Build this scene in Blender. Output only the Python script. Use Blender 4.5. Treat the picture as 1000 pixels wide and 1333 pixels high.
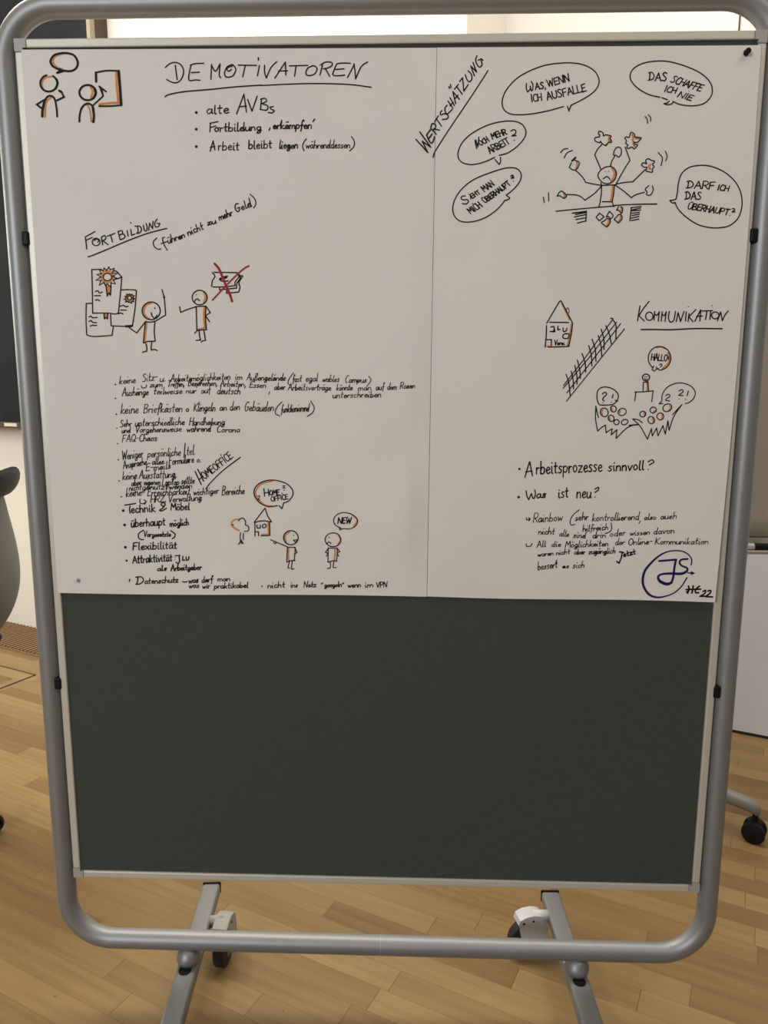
import bpy, bmesh, math, random
from mathutils import Vector, Matrix

# ---------------------------------------------------------------- scene, camera, light
scene = bpy.context.scene
for o in list(bpy.data.objects):
    bpy.data.objects.remove(o)
COL = scene.collection
scene.view_settings.view_transform = 'Standard'
scene.view_settings.look = 'None'
scene.view_settings.gamma = 1.0
scene.view_settings.use_curve_mapping = False
scene.view_settings.exposure = 0.0

BASE = 0.29                      # height of the pinboard panel's lower edge above the floor
FPX = 963.0                      # focal length in pixels of the 1000 x 1333 frame
CAM = Vector((0.0420734, -1.2828243, 0.9355169 + BASE))
YAW, PITCH, ROLL = -0.0319183, 0.1631701, -0.0031917


def camera_axes():
    cy, sy, cp, sp = math.cos(YAW), math.sin(YAW), math.cos(PITCH), math.sin(PITCH)
    fwd = Vector((sy * cp, cy * cp, -sp))
    right = Vector((cy, -sy, 0))
    down = fwd.cross(right)
    cr, sr = math.cos(ROLL), math.sin(ROLL)
    return right * cr + down * sr, down * cr - right * sr, fwd


RIGHT, DOWN, FWD = camera_axes()
cd = bpy.data.cameras.new('camera')
cam = bpy.data.objects.new('camera', cd)
COL.objects.link(cam)
cd.sensor_fit = 'AUTO'
cd.sensor_width = 36.0
cd.lens = FPX / 1333.0 * 36.0
cd.clip_start = 0.02
m3 = Matrix((RIGHT, -DOWN, -FWD)).transposed()
cam.matrix_world = Matrix.Translation(CAM) @ m3.to_4x4()
scene.camera = cam

world = bpy.data.worlds.new('world')
scene.world = world
world.use_nodes = True
world.node_tree.nodes['Background'].inputs[0].default_value = (1.0, 0.95, 0.88, 1)
world.node_tree.nodes['Background'].inputs[1].default_value = 0.05


def area_light(name, loc, target, sx, sy, power, color):
    ld = bpy.data.lights.new(name, 'AREA')
    ld.shape = 'RECTANGLE'
    ld.size, ld.size_y = sx, sy
    ld.energy = power
    ld.color = color
    o = bpy.data.objects.new(name, ld)
    COL.objects.link(o)
    o.location = loc
    o.rotation_euler = (Vector(target) - Vector(loc)).to_track_quat('-Z', 'Y').to_euler()
    return o


# ceiling lamp behind the board, daylight from a window on the left, added fill lights
area_light('ceiling_lamp_rear', (-1.75, 1.05, 3.15), (-1.5, 1.15, 0), 1.3, 0.35, 34, (1.0, 0.93, 0.80))
area_light('window_rear_left', (-3.9, 1.25, 2.0), (-0.8, 0.55, 0.7), 1.1, 1.2, 46, (1.0, 0.96, 0.88))
area_light('fill_light_recess', (1.15, 0.75, 3.15), (1.1, 0.8, 0), 1.3, 0.35, 19, (1.0, 0.94, 0.87))  # added fill so the recess wall gets light of its own
area_light('fill_light_middle', (-0.45, 0.85, 3.15), (-0.4, 0.95, 0), 1.3, 0.35, 34, (1.0, 0.95, 0.87))  # added fill to brighten the upper back wall
area_light('fill_light_front', (1.3, -1.55, 3.15), (1.0, -1.0, 0), 1.5, 0.5, 14, (1.0, 0.95, 0.88))  # unseen fill, set to the right so the left floor stays darker
area_light('window_daylight', (-2.3, -4.1, 2.1), (-0.1, 0.0, 1.3), 1.5, 1.3, 104, (0.93, 0.96, 1.0))

# ---------------------------------------------------------------- helpers
UP = Vector((0, 0, 1))


def ray(px, py):
    return RIGHT * ((px - 500) / FPX) + DOWN * ((py - 666.5) / FPX) + FWD


def on_board(px, py, y=0.0):
    """point of the board plane at depth y that was measured at (px, py)"""
    d = ray(px, py)
    return CAM + d * ((y - CAM.y) / d.y)


def link(name, me, parent=None):
    o = bpy.data.objects.new(name, me)
    COL.objects.link(o)
    if parent is not None:
        o.parent = parent
        o.matrix_parent_inverse = parent.matrix_basis.inverted()
    return o


def thing(name, label, cat, loc=(0, 0, 0), rz=0.0, group=None):
    o = bpy.data.objects.new(name, None)
    COL.objects.link(o)
    o.empty_display_size = 0.05
    o.location = loc
    o.rotation_euler = (0, 0, rz)
    o['label'] = label
    o['category'] = cat
    if group:
        o['group'] = group
    bpy.context.view_layer.update()
    return o


def tag(o, label, cat, group=None):
    o['label'] = label
    o['category'] = cat
    if group:
        o['group'] = group
    return o


def obj(name, bm, mat, parent=None, smooth=False, label=None):
    """links the bmesh as one mesh object; geometry is in the parent's own space"""
    me = bpy.data.meshes.new(name)
    bmesh.ops.recalc_face_normals(bm, faces=bm.faces[:])
    bm.to_mesh(me)
    bm.free()
    me.materials.append(mat)
    if smooth:
        for p in me.polygons:
            p.use_smooth = True
    o = bpy.data.objects.new(name, me)
    COL.objects.link(o)
    if parent is not None:
        o.parent = parent
    if label:
        o['label'] = label
    if smooth == 'angle':
        md = o.modifiers.new('edges', 'EDGE_SPLIT')
        md.split_angle = math.radians(38)
    return o


def struct(name, bm, mat):
    o = obj(name, bm, mat)
    o['kind'] = 'structure'
    return o


def add_box(bm, c, s, rot=None, bevel=0.0, seg=2):
    m = Matrix.Translation(c)
    if rot is not None:
        m = m @ rot
    r = bmesh.ops.create_cube(bm, size=1.0, matrix=m @ Matrix.Diagonal((s[0], s[1], s[2], 1)))
    if bevel > 0:
        es = list({e for v in r['verts'] for e in v.link_edges})
        bmesh.ops.bevel(bm, geom=es, offset=bevel, segments=seg, profile=0.5, affect='EDGES')
    return bm


def box(c, s, rot=None, bevel=0.0, seg=2):
    return add_box(bmesh.new(), c, s, rot, bevel, seg)


def add_cyl(bm, a, b, r, r2=None, n=24, bevel=0.0):
    a, b = Vector(a), Vector(b)
    d = b - a
    q = d.to_track_quat('Z', 'Y').to_matrix().to_4x4()
    res = bmesh.ops.create_cone(bm, cap_ends=True, segments=n, radius1=r, radius2=r if r2 is None else r2,
                                depth=d.length, matrix=Matrix.Translation((a + b) / 2) @ q)
    if bevel > 0:
        vs = set(res['verts'])
        es = [e for e in {e for v in vs for e in v.link_edges}
              if any(len(f.verts) > 4 for f in e.link_faces)]
        bmesh.ops.bevel(bm, geom=es, offset=bevel, segments=2, profile=0.5, affect='EDGES')
    return bm


def cyl(a, b, r, r2=None, n=24, bevel=0.0):
    return add_cyl(bmesh.new(), a, b, r, r2, n, bevel)


def sweep(bm, path, r, n=16, closed=False, squash=(1, 1)):
    """tube along a path of points"""
    pts = [Vector(p) for p in path]
    N = len(pts)
    rings = []
    ref = None
    for i, p in enumerate(pts):
        if closed:
            t = (pts[(i + 1) % N] - pts[i - 1]).normalized()
        else:
            t = (pts[min(i + 1, N - 1)] - pts[max(i - 1, 0)]).normalized()
        if ref is None:
            ref = Vector((0, 1, 0)) if abs(t.y) < 0.9 else Vector((1, 0, 0))
        u = (ref - t * ref.dot(t)).normalized()
        ref = u
        v = t.cross(u)
        rr = r[i] if isinstance(r, (list, tuple)) else r
        rings.append([bm.verts.new(p + u * (math.cos(a) * rr * squash[0]) + v * (math.sin(a) * rr * squash[1]))
                      for a in [2 * math.pi * k / n for k in range(n)]])
    M = N if closed else N - 1
    for i in range(M):
        A, B = rings[i], rings[(i + 1) % N]
        for k in range(n):
            bm.faces.new((A[k], A[(k + 1) % n], B[(k + 1) % n], B[k]))
    if not closed:
        bm.faces.new(rings[0][::-1])
        bm.faces.new(rings[-1])
    return bm


def lathe(bm, prof, n=32, loc=(0, 0, 0), axis=None):
    """profile of (radius, height) turned round z (or round the given axis matrix)"""
    m = Matrix.Translation(loc) @ (axis if axis is not None else Matrix.Identity(4))
    rings = []
    for r, z in prof:
        rings.append([bm.verts.new(m @ Vector((max(r, 1e-5) * math.cos(2 * math.pi * k / n),
                                               max(r, 1e-5) * math.sin(2 * math.pi * k / n), z))) for k in range(n)])
    for A, B in zip(rings, rings[1:]):
        for k in range(n):
            bm.faces.new((A[k], A[(k + 1) % n], B[(k + 1) % n], B[k]))
    bm.faces.new(rings[0][::-1])
    bm.faces.new(rings[-1])
    return bm


def rotz(a):
    return Matrix.Rotation(a, 4, 'Z')


# ---------------------------------------------------------------- materials
def mat(name, col, rough=0.5, metal=0.0, bump=0.0, bscale=400.0, vary=0.0, vscale=8.0, spec=0.5):
    m = bpy.data.materials.new(name)
    m.use_nodes = True
    nt = m.node_tree
    b = nt.nodes['Principled BSDF']
    b.inputs['Base Color'].default_value = (*col, 1)
    b.inputs['Roughness'].default_value = rough
    b.inputs['Metallic'].default_value = metal
    b.inputs['Specular IOR Level'].default_value = spec
    tc = nt.nodes.new('ShaderNodeTexCoord')
    if vary > 0:
        n = nt.nodes.new('ShaderNodeTexNoise')
        n.inputs['Scale'].default_value = vscale
        n.inputs['Detail'].default_value = 4
        nt.links.new(tc.outputs['Object'], n.inputs['Vector'])
        r = nt.nodes.new('ShaderNodeValToRGB')
        r.color_ramp.elements[0].position = 0.3
        r.color_ramp.elements[1].position = 0.7
        r.color_ramp.elements[0].color = (*[c * (1 - vary) for c in col], 1)
        r.color_ramp.elements[1].color = (*[min(1, c * (1 + vary)) for c in col], 1)
        nt.links.new(n.outputs['Fac'], r.inputs['Fac'])
        nt.links.new(r.outputs['Color'], b.inputs['Base Color'])
    if bump > 0:
        n2 = nt.nodes.new('ShaderNodeTexNoise')
        n2.inputs['Scale'].default_value = bscale
        n2.inputs['Detail'].default_value = 3
        nt.links.new(tc.outputs['Object'], n2.inputs['Vector'])
        bp = nt.nodes.new('ShaderNodeBump')
        bp.inputs['Strength'].default_value = bump
        bp.inputs['Distance'].default_value = 0.002
        nt.links.new(n2.outputs['Fac'], bp.inputs['Height'])
        nt.links.new(bp.outputs['Normal'], b.inputs['Normal'])
    return m


def parquet(name, ang, width=0.062, length=0.46):
    """strip parquet: rows along the wall direction, random end joints, one tone per strip"""
    m = bpy.data.materials.new(name)
    m.use_nodes = True
    nt = m.node_tree
    L = nt.links.new
    b = nt.nodes['Principled BSDF']

    def node(t, **k):
        n = nt.nodes.new(t)
        for a, v in k.items():
            setattr(n, a, v)
        return n

    def math_(op, a, c=None):
        n = node('ShaderNodeMath', operation=op)
        for i, x in enumerate((a, c)):
            if x is None:
                continue
            if isinstance(x, (int, float)):
                n.inputs[i].default_value = x
            else:
                L(x, n.inputs[i])
        return n.outputs[0]
    geo = node('ShaderNodeNewGeometry')
    mp = node('ShaderNodeMapping')
    mp.inputs['Rotation'].default_value = (0, 0, -ang)
    L(geo.outputs['Position'], mp.inputs['Vector'])
    sep = node('ShaderNodeSeparateXYZ')
    L(mp.outputs['Vector'], sep.inputs[0])
    u, v = sep.outputs[0], sep.outputs[1]
    vs = math_('DIVIDE', v, width)
    row = math_('FLOOR', vs)
    wn = node('ShaderNodeTexWhiteNoise', noise_dimensions='1D')
    L(row, wn.inputs['W'])
    us = math_('ADD', math_('DIVIDE', u, length), math_('MULTIPLY', wn.outputs['Value'], 7.0))
    colid = math_('FLOOR', us)
    cmb = node('ShaderNodeCombineXYZ')
    L(row, cmb.inputs[0])
    L(colid, cmb.inputs[1])
    wn2 = node('ShaderNodeTexWhiteNoise', noise_dimensions='2D')
    L(cmb.outputs[0], wn2.inputs['Vector'])
    ramp = node('ShaderNodeValToRGB')
    cr = ramp.color_ramp
    cr.elements[0].position, cr.elements[0].color = 0.0, (0.20, 0.118, 0.044, 1)
    cr.elements[1].position, cr.elements[1].color = 1.0, (0.315, 0.21, 0.088, 1)
    e = cr.elements.new(0.5)
    e.color = (0.258, 0.162, 0.063, 1)
    L(wn2.outputs['Value'], ramp.inputs['Fac'])
    # grain stretched along the strip
    cm2 = node('ShaderNodeCombineXYZ')
    L(math_('ADD', math_('MULTIPLY', u, 3.0), math_('MULTIPLY', wn2.outputs['Value'], 31.0)), cm2.inputs[0])
    L(math_('MULTIPLY', v, 60.0), cm2.inputs[1])
    gr = node('ShaderNodeTexNoise')
    gr.inputs['Scale'].default_value = 1.0
    gr.inputs['Detail'].default_value = 5
    L(cm2.outputs[0], gr.inputs['Vector'])
    gramp = node('ShaderNodeValToRGB')
    gramp.color_ramp.elements[0].position, gramp.color_ramp.elements[0].color = 0.3, (0.82, 0.80, 0.76, 1)
    gramp.color_ramp.elements[1].position, gramp.color_ramp.elements[1].color = 0.62, (1, 1, 1, 1)
    L(gr.outputs['Fac'], gramp.inputs['Fac'])
    mul = node('ShaderNodeMix', data_type='RGBA', blend_type='MULTIPLY')
    mul.inputs['Factor'].default_value = 1
    L(ramp.outputs[0], mul.inputs['A'])
    L(gramp.outputs[0], mul.inputs['B'])
    # joints

    def edge(s, w):
        fr = math_('FRACT', s)
        d = math_('MINIMUM', fr, math_('SUBTRACT', 1.0, fr))
        return math_('LESS_THAN', d, w)
    j = math_('MAXIMUM', math_('MULTIPLY', edge(vs, 0.012), 0.5), math_('MULTIPLY', edge(us, 0.0018), 0.9))
    # knots / specks
    vo = node('ShaderNodeTexVoronoi')
    vo.inputs['Scale'].default_value = 9.0
    L(geo.outputs['Position'], vo.inputs['Vector'])
    sp = math_('MULTIPLY', math_('LESS_THAN', vo.outputs['Distance'], 0.03), 0.6)
    dk = math_('MAXIMUM', j, sp)
    mx = node('ShaderNodeMix', data_type='RGBA')
    L(dk, mx.inputs['Factor'])
    L(mul.outputs['Result'], mx.inputs['A'])
    mx.inputs['B'].default_value = (0.12, 0.065, 0.025, 1)
    L(mx.outputs['Result'], b.inputs['Base Color'])
    b.inputs['Roughness'].default_value = 0.42
    b.inputs['Specular IOR Level'].default_value = 0.35
    return m


M_TUBE = mat('silver_powder_coat', (0.27, 0.275, 0.28), 0.48, 0.55, 0.08, 900)
M_ALU = mat('anodised_aluminium', (0.56, 0.54, 0.47), 0.45, 0.25)
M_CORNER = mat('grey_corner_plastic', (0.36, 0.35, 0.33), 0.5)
M_FELT = mat('dark_grey_felt', (0.062, 0.067, 0.060), 0.95, 0, 0.5, 700, 0.10, 300, spec=0.1)
M_BLACK = mat('black_plastic', (0.006, 0.006, 0.007), 0.55, spec=0.2)
M_RUBBER = mat('dark_rubber', (0.02, 0.02, 0.02), 0.7)
M_CASTER = mat('white_caster_plastic', (0.62, 0.62, 0.66), 0.35)
M_PAPER = mat('flipchart_paper', (0.72, 0.69, 0.65), 0.8, 0, 0.05, 60, 0.02, 5, spec=0.2)
M_INK = mat('black_marker_ink', (0.006, 0.005, 0.005), 0.6, spec=0.2)
M_ORANGE = mat('orange_marker_ink', (0.60, 0.25, 0.09), 0.7, spec=0.1, vary=0.12, vscale=60)
M_RED = mat('red_marker_ink', (0.32, 0.035, 0.035), 0.7, spec=0.1)
M_NAVY = mat('navy_marker_ink', (0.010, 0.010, 0.075), 0.6, spec=0.2)
M_WALL = mat('cream_wall_paint', (0.82, 0.79, 0.71), 0.85, 0, 0.05, 90, spec=0.2)
M_WALLW = mat('cool_white_panel', (0.68, 0.69, 0.76), 0.7, spec=0.3)
M_CEIL = mat('ceiling_paint', (0.80, 0.78, 0.73), 0.9, spec=0.2)
M_SLATE = mat('blackboard_slate', (0.010, 0.012, 0.014), 0.7, 0, 0, 1, 0.35, 5, spec=0.15)
M_WOODF = mat('blackboard_frame_wood', (0.27, 0.22, 0.155), 0.6, vary=0.12, vscale=30)
M_BROWN = mat('dark_brown_wood', (0.050, 0.027, 0.015), 0.5, vary=0.15, vscale=30)
M_SHELL = mat('grey_shell_plastic', (0.135, 0.134, 0.128), 0.55, spec=0.3)
M_SLAT = mat('grate_wood', (0.27, 0.155, 0.072), 0.6, vary=0.15, vscale=60)
M_DARK = mat('duct_shade', (0.006, 0.005, 0.004), 0.9)
M_METAL = mat('worn_metal', (0.42, 0.40, 0.36), 0.35, 0.7)
M_PADSHEET = mat('flip_pad_paper', (0.56, 0.53, 0.48), 0.8, spec=0.2)
M_EASEL = mat('easel_grey_lacquer', (0.25, 0.255, 0.235), 0.5, 0.15)
M_LABEL = mat('pale_label', (0.62, 0.58, 0.44), 0.6)
M_FAR = mat('darkened_unseen_wall', (0.24, 0.22, 0.19), 0.9, spec=0.2)  # unseen walls made dark to cut bounce light and darken the tube's reflections
M_BASEB = mat('dark_joint', (0.02, 0.016, 0.013), 0.8)

# ---------------------------------------------------------------- the room
WA = math.radians(-25.5)                     # the back wall runs along this direction
DW = Vector((math.cos(WA), math.sin(WA), 0))
NW = Vector((-math.sin(WA), math.cos(WA), 0))
D_NEAR, D_REC = 1.312, 1.700                 # distance of the wall faces along NW
S_EDGE = -0.38                               # where the recess begins
H_ROOM = 3.25
WROT = rotz(WA)


def wpt(s, d, z=0.0):
    return DW * s + NW * d + UP * z


def wbox(s0, s1, d0, d1, z0, z1, bevel=0.0, bm=None):
    return add_box(bm or bmesh.new(), wpt((s0 + s1) / 2, (d0 + d1) / 2, (z0 + z1) / 2),
                   (s1 - s0, d1 - d0, z1 - z0), WROT, bevel)


M_FLOOR = parquet('oak_parquet', WA)
struct('floor', wbox(-4.6, 4.2, -4.8, 2.0, -0.08, 0.0), M_FLOOR)
struct('wall_back', wbox(-4.6, S_EDGE, D_NEAR, 2.0, 0, H_ROOM), M_WALL)
struct('wall_recess', wbox(S_EDGE, 4.2, D_REC, 2.0, 0, H_ROOM), M_WALL)
struct('wall_left', wbox(-4.7, -4.6, -4.8, 2.0, 0, H_ROOM), M_WALL)
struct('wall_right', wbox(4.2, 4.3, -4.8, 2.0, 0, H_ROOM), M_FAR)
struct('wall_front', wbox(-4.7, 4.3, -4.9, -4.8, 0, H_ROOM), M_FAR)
struct('ceiling', wbox(-4.7, 4.3, -4.9, 2.0, H_ROOM, H_ROOM + 0.08), M_CEIL)
# panel joint high on the recess wall, cool white panel low on it, dark joint at its foot
struct('trim_1', wbox(0.404, 0.409, D_REC - 0.004, D_REC - 0.0005, 1.02, H_ROOM), M_BROWN)
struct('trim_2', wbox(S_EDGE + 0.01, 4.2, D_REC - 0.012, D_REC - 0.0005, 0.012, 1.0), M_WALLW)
struct('baseboard_back', wbox(S_EDGE + 0.01, 4.2, D_REC - 0.010, D_REC - 0.0005, 0.0, 0.0115), M_BASEB)

# blackboard hanging on the back wall
bs0, bs1, bz0, bz1 = -4.1, -1.965, 1.05, 2.95
bd = D_NEAR - 0.10
bb = thing('blackboard', 'large dark blackboard in a wooden frame on the cream wall', 'blackboard',
           wpt((bs0 + bs1) / 2, D_NEAR, bz0), WA)


def bbl(s0, s1, d0, d1, z0, z1, bevel=0.0):
    c = ((s0 + s1) / 2 - (bs0 + bs1) / 2, (d0 + d1) / 2 - D_NEAR, (z0 + z1) / 2 - bz0)
    return box(c, (s1 - s0, d1 - d0, z1 - z0), None, bevel)


obj('writing_surface', bbl(bs0 + .01, bs1 - .02, bd, bd + .02, bz0 + .02, bz1 - .01), M_SLATE, bb)
obj('backing_board', bbl(bs0 + .02, bs1 - .012, bd + .0205, D_NEAR - .001, bz0 + .03, bz1 - .02), M_BROWN, bb)
obj('side_frame', bbl(bs1 - .0195, bs1, bd - .004, bd + .02, bz0 + .021, bz1), M_WOODF, bb, label='pale wooden side frame')
obj('top_frame', bbl(bs0, bs1 - .02, bd - .004, bd + .02, bz1 - .0095, bz1 + .02), M_WOODF, bb)
tr = obj('chalk_rail', bbl(bs0, bs1, bd - .012, bd + .03, bz0 - .006, bz0 + .0195, .002), M_BROWN, bb, label='dark brown lower rail')
obj('label_plate', bbl(-2.675, -2.585, bd - .0145, bd - .0122, bz0 - .001, bz0 + .015), M_LABEL, tr, label='pale label on the rail')

# wooden floor grate along the foot of the wall
g0, g1 = -3.6, -0.45
vent = thing('floor_grate', 'brown slatted wooden vent grate set in the floor along the wall', 'floor vent',
             wpt((g0 + g1) / 2, D_NEAR - .14), WA)
W_ = g1 - g0
obj('duct', box((0, 0, .0010), (W_, .26, .0016)), M_DARK, vent, label='black sheet for the shaded duct under the slats')  # flat black sheet stands for the shade in the duct below the slats
bm = bmesh.new()
n = int(W_ / 0.026)
for i in range(n):
    add_box(bm, (-W_ / 2 + (i + .5) * W_ / n, 0, .0060), (.0095, .256, .0080))
obj('slats', bm, M_SLAT, vent)
bm = bmesh.new()
add_box(bm, (0, -.1335, .003), (W_, .006, .006))
obj('rim', bm, M_SLAT, vent)

# floor outlet cover
hc = Vector((-1.566, 1.72, 0))
hs, hd = hc.dot(DW), hc.dot(NW)
SZ = .30
hatch = thing('floor_outlet_cover', 'square parquet floor outlet cover with dark edge and metal grip, left of the pinboard', 'floor outlet',
              wpt(hs - SZ / 2, hd - SZ / 2), WA)
bm = bmesh.new()
for (cx, cy, sx, sy) in ((0, SZ / 2, SZ, .006), (0, -SZ / 2, SZ, .006), (SZ / 2, 0, .006, SZ), (-SZ / 2, 0, .006, SZ)):
    add_box(bm, (cx, cy, .0012), (sx, sy, .0024))
obj('edge_frame', bm, M_BASEB, hatch, label='dark edge strip')
obj('cover_plate', box((0, 0, .0010), (SZ - .007, SZ - .007, .0018)), M_FLOOR, hatch)
gp = obj('grip', box((.055, -.105, .0028), (.075, .034, .0016), None, .0005), M_METAL, hatch, label='metal grip plate')
obj('grip_slot', box((.055, -.105, .0040), (.030, .011, .0006)), M_BLACK, gp, label='black slot')

# ---------------------------------------------------------------- flip chart behind the board, right
fc = thing('flipchart_stand', 'grey mobile flipchart easel standing behind the pinboard on the right', 'flipchart', (0.735, 0.80, 0))
fx0, fx1, fz0, fz1, fy = -0.365, 0.365, 0.815, 1.865, -0.05
obj('backboard', box(((fx0 + fx1) / 2, fy + .012, (fz0 + fz1) / 2), (fx1 - fx0, .02, fz1 - fz0), None, .003), M_EASEL, fc)
obj('clamp_bar', box((0, fy - .012, fz1 - .035), (fx1 - fx0 - .01, .022, .06), None, .004), M_EASEL, fc)
tray = bmesh.new()
add_box(tray, (0, fy - .030, .797), (fx1 - fx0, .060, .006))
add_box(tray, (0, fy - .0585, .7985), (fx1 - fx0, .005, .009), None, .0015)
add_box(tray, (0, fy - .002, .812), (fx1 - fx0, .006, .034))
obj('pen_tray', tray, M_ALU, fc)
obj('column', cyl((0, .0, .09), (0, .0, 1.5), .019), M_EASEL, fc, True)
obj('hub', cyl((0, .0, .075), (0, .0, .135), .04, bevel=.006), M_EASEL, fc, 'angle')
a0 = math.atan2(.612 - .80, 1.02 - .735)
for k in range(5):
    a = a0 + k * 2 * math.pi / 5
    e = Vector((math.cos(a), math.sin(a), 0))
    Lg = .335
    bm = bmesh.new()
    q = rotz(a)
    pts = [(.03, .112), (.12, .116), (.22, .112), (.30, .103), (Lg - .005, .094), (Lg, .088)]
    rings = []
    for (t, z) in pts:
        w, h = .021 - .006 * t, .019
        if t >= Lg:
            w, h = .010, .012
        elif t > .32:
            w, h = .016, .017
        rings.append([bm.verts.new(q @ Vector((t, math.cos(b) * w * (1.15 if abs(math.cos(b)) < .9 else 1), z + math.sin(b) * h)))
                      for b in [math.pi * 2 * j / 16 for j in range(16)]])
    for A, B in zip(rings, rings[1:]):
        for j in range(16):
            bm.faces.new((A[j], A[(j + 1) % 16], B[(j + 1) % 16], B[j]))
    bm.faces.new(rings[0][::-1])
    bm.faces.new(rings[-1])
    obj('leg', bm, M_EASEL, fc, True)
    cst = bmesh.new()
    c = e * .325
    side = Vector((-e.y, e.x, 0))
    add_cyl(cst, c + UP * .055, c + UP * .088, .008)
    add_box(cst, c + UP * .046, (.036, .026, .030), q, .006)
    co = obj('caster', cst, M_BLACK, fc, label='black twin-wheel caster')
    for s in (-1, 1):
        obj('wheel', cyl(c + UP * .0305 + side * (.006 * s), c + UP * .0305 + side * (.024 * s), .030, bevel=.004), M_BLACK, co, 'angle')

pad = bmesh.new()
nx, nz = 12, 20
for i in range(nx + 1):
    for j in range(nz + 1):
        x = fx0 + .012 + (fx1 - fx0 - .024) * i / nx
        z = .832 + (fz1 - .072 - .832) * j / nz
        pad.verts.new((x, fy - .0035 - .0025 * math.sin(i * .7) ** 2 * (1 - j / nz), z))
pad.verts.ensure_lookup_table()
for i in range(nx):
    for j in range(nz):
        k = i * (nz + 1) + j
        pad.faces.new([pad.verts[t] for t in (k, k + nz + 1, k + nz + 2, k + 1)])
po = obj('flipchart_pad', pad, M_PADSHEET, None, True)
po.location = (0.735, 0.80, 0)
sd = po.modifiers.new('thickness', 'SOLIDIFY')
sd.thickness = .0015
tag(po, 'blank cream flipchart paper pad on the easel behind the pinboard', 'paper pad')

mk = thing('marker_pen', 'white marker pen with black cap lying on the flipchart tray', 'marker', (0.984, 0.718, .8095))
ax = Matrix.Rotation(math.pi / 2, 4, 'Y')
obj('barrel', lathe(bmesh.new(), [(.004, -.085), (.0078, -.082), (.0085, -.02), (.0085, .0), (.006, .001)], 20, axis=ax), M_CASTER, mk, 'angle', label='white barrel')
obj('cap', lathe(bmesh.new(), [(.0088, .0015), (.0092, .004), (.0090, .042), (.0075, .046)], 20, axis=ax), M_BLACK, mk, 'angle', label='black cap')

# ---------------------------------------------------------------- swivel chair at the left edge
ch = thing('swivel_chair', 'grey shell swivel chair with black padded rim at the left edge of the photo', 'chair', (-1.40, 0.513, 0), math.pi / 2)


def shell(zs, hws, bulge, yb, th, rimcurve, nu=28):
    bm = bmesh.new()
    F, B = [], []
    for z, hw, bg in zip(zs, hws, bulge):
        rf, rb = [], []
        for i in range(nu + 1):
            t = -1.18 + 2.36 * i / nu
            x = hw * math.sin(t) / math.sin(1.18)
            y = yb + rimcurve * (1 - math.cos(t)) - bg
            nrm = Vector((math.sin(t), -math.cos(t), 0))
            rf.append(bm.verts.new(Vector((x, y, z))))
            rb.append(bm.verts.new(Vector((x, y, z)) - nrm * th))
        F.append(rf)
        B.append(rb)
    for j in range(len(zs) - 1):
        for i in range(nu):
            bm.faces.new((F[j][i], F[j][i + 1], F[j + 1][i + 1], F[j + 1][i]))
            bm.faces.new((B[j][i + 1], B[j][i], B[j + 1][i], B[j + 1][i + 1]))
        bm.faces.new((F[j][0], F[j + 1][0], B[j + 1][0], B[j][0]))
        bm.faces.new((F[j][nu], B[j][nu], B[j + 1][nu], F[j + 1][nu]))
    for i in range(nu):
        bm.faces.new((F[0][i], B[0][i], B[0][i + 1], F[0][i + 1]))
        bm.faces.new((F[-1][i], F[-1][i + 1], B[-1][i + 1], B[-1][i]))
    return bm


zs = [.455, .47, .50, .54, .58, .63, .69, .76, .83, .90, .955]
hws = [.10, .14, .17, .19, .205, .217, .225, .226, .222, .215, .208]
back = obj('backrest', shell(zs, hws, [-.21, -.17, -.12, -.075, -.038, -.008, .010, .012, .004, -.008, -.012], -.393, .022, .12), M_SHELL, ch, True)
back.modifiers.new('round', 'SUBSURF').render_levels = 2
bm = bmesh.new()
path, rad = [], []
for i in range(41):
    t = -1.35 + 2.70 * i / 40
    path.append((.222 * math.sin(t) / math.sin(1.25), -.402 + .135 * (1 - math.cos(t)), 0.985 - .02 * (abs(t) / 1.35) ** 3))
    rad.append(.026 if 1 < i < 39 else .016)
sweep(bm, path, rad, 16, False, (.85, 1.55))
obj('padded_rim', bm, M_BLACK, ch, True, label='black padded top rim')
bm = bmesh.new()
sweep(bm, [(p[0] * 1.0, p[1] - .0215, p[2] + .012) for p in path[4:-4]], .0016, 8)
obj('seam', bm, M_SHELL, ch, True, label='thin grey seam line on the rim')
bm = bmesh.new()
lathe(bm, [(.02, .43), (.17, .435), (.205, .45), (.21, .47), (.195, .492), (.11, .503), (.01, .505)], 36, (0, -.12, 0))
obj('seat', bm, M_BLACK, ch, True, label='black round padded seat')
obj('gas_column', cyl((0, 0, .10), (0, 0, .44), .025), M_BLACK, ch, True)
bm = bmesh.new()
sweep(bm, [(0, -.05, .425), (0, -.22, .425), (0, -.26, .435), (0, -.33, .50), (0, -.385, .60)], .016, 12)
obj('back_support', bm, M_BLACK, ch, True)
obj('hub', cyl((0, 0, .07), (0, 0, .13), .045, bevel=.006), M_BLACK, ch, 'angle')
a0 = math.radians(10) - math.pi / 2
for k in range(5):
    a = a0 + k * 2 * math.pi / 5
    e = Vector((math.cos(a), math.sin(a), 0))
    side = Vector((-e.y, e.x, 0))
    bm = bmesh.new()
    sweep(bm, [e * .03 + UP * .105, e * .12 + UP * .10, e * .20 + UP * .09, e * .305 + UP * .080], [.022, .02, .017, .013], 12)
    obj('leg', bm, M_BLACK, ch, True)
    cst = bmesh.new()
    c = e * .30
    add_cyl(cst, c + UP * .05, c + UP * .078, .008)
    add_box(cst, c + UP * .044, (.034, .024, .028), rotz(a), .005)
    co = obj('caster', cst, M_BLACK, ch)
    for s in (-1, 1):
        obj('wheel', cyl(c + UP * .0285 + side * (.005 * s), c + UP * .0285 + side * (.022 * s), .028, bevel=.004), M_BLACK, co, 'angle')

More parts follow.
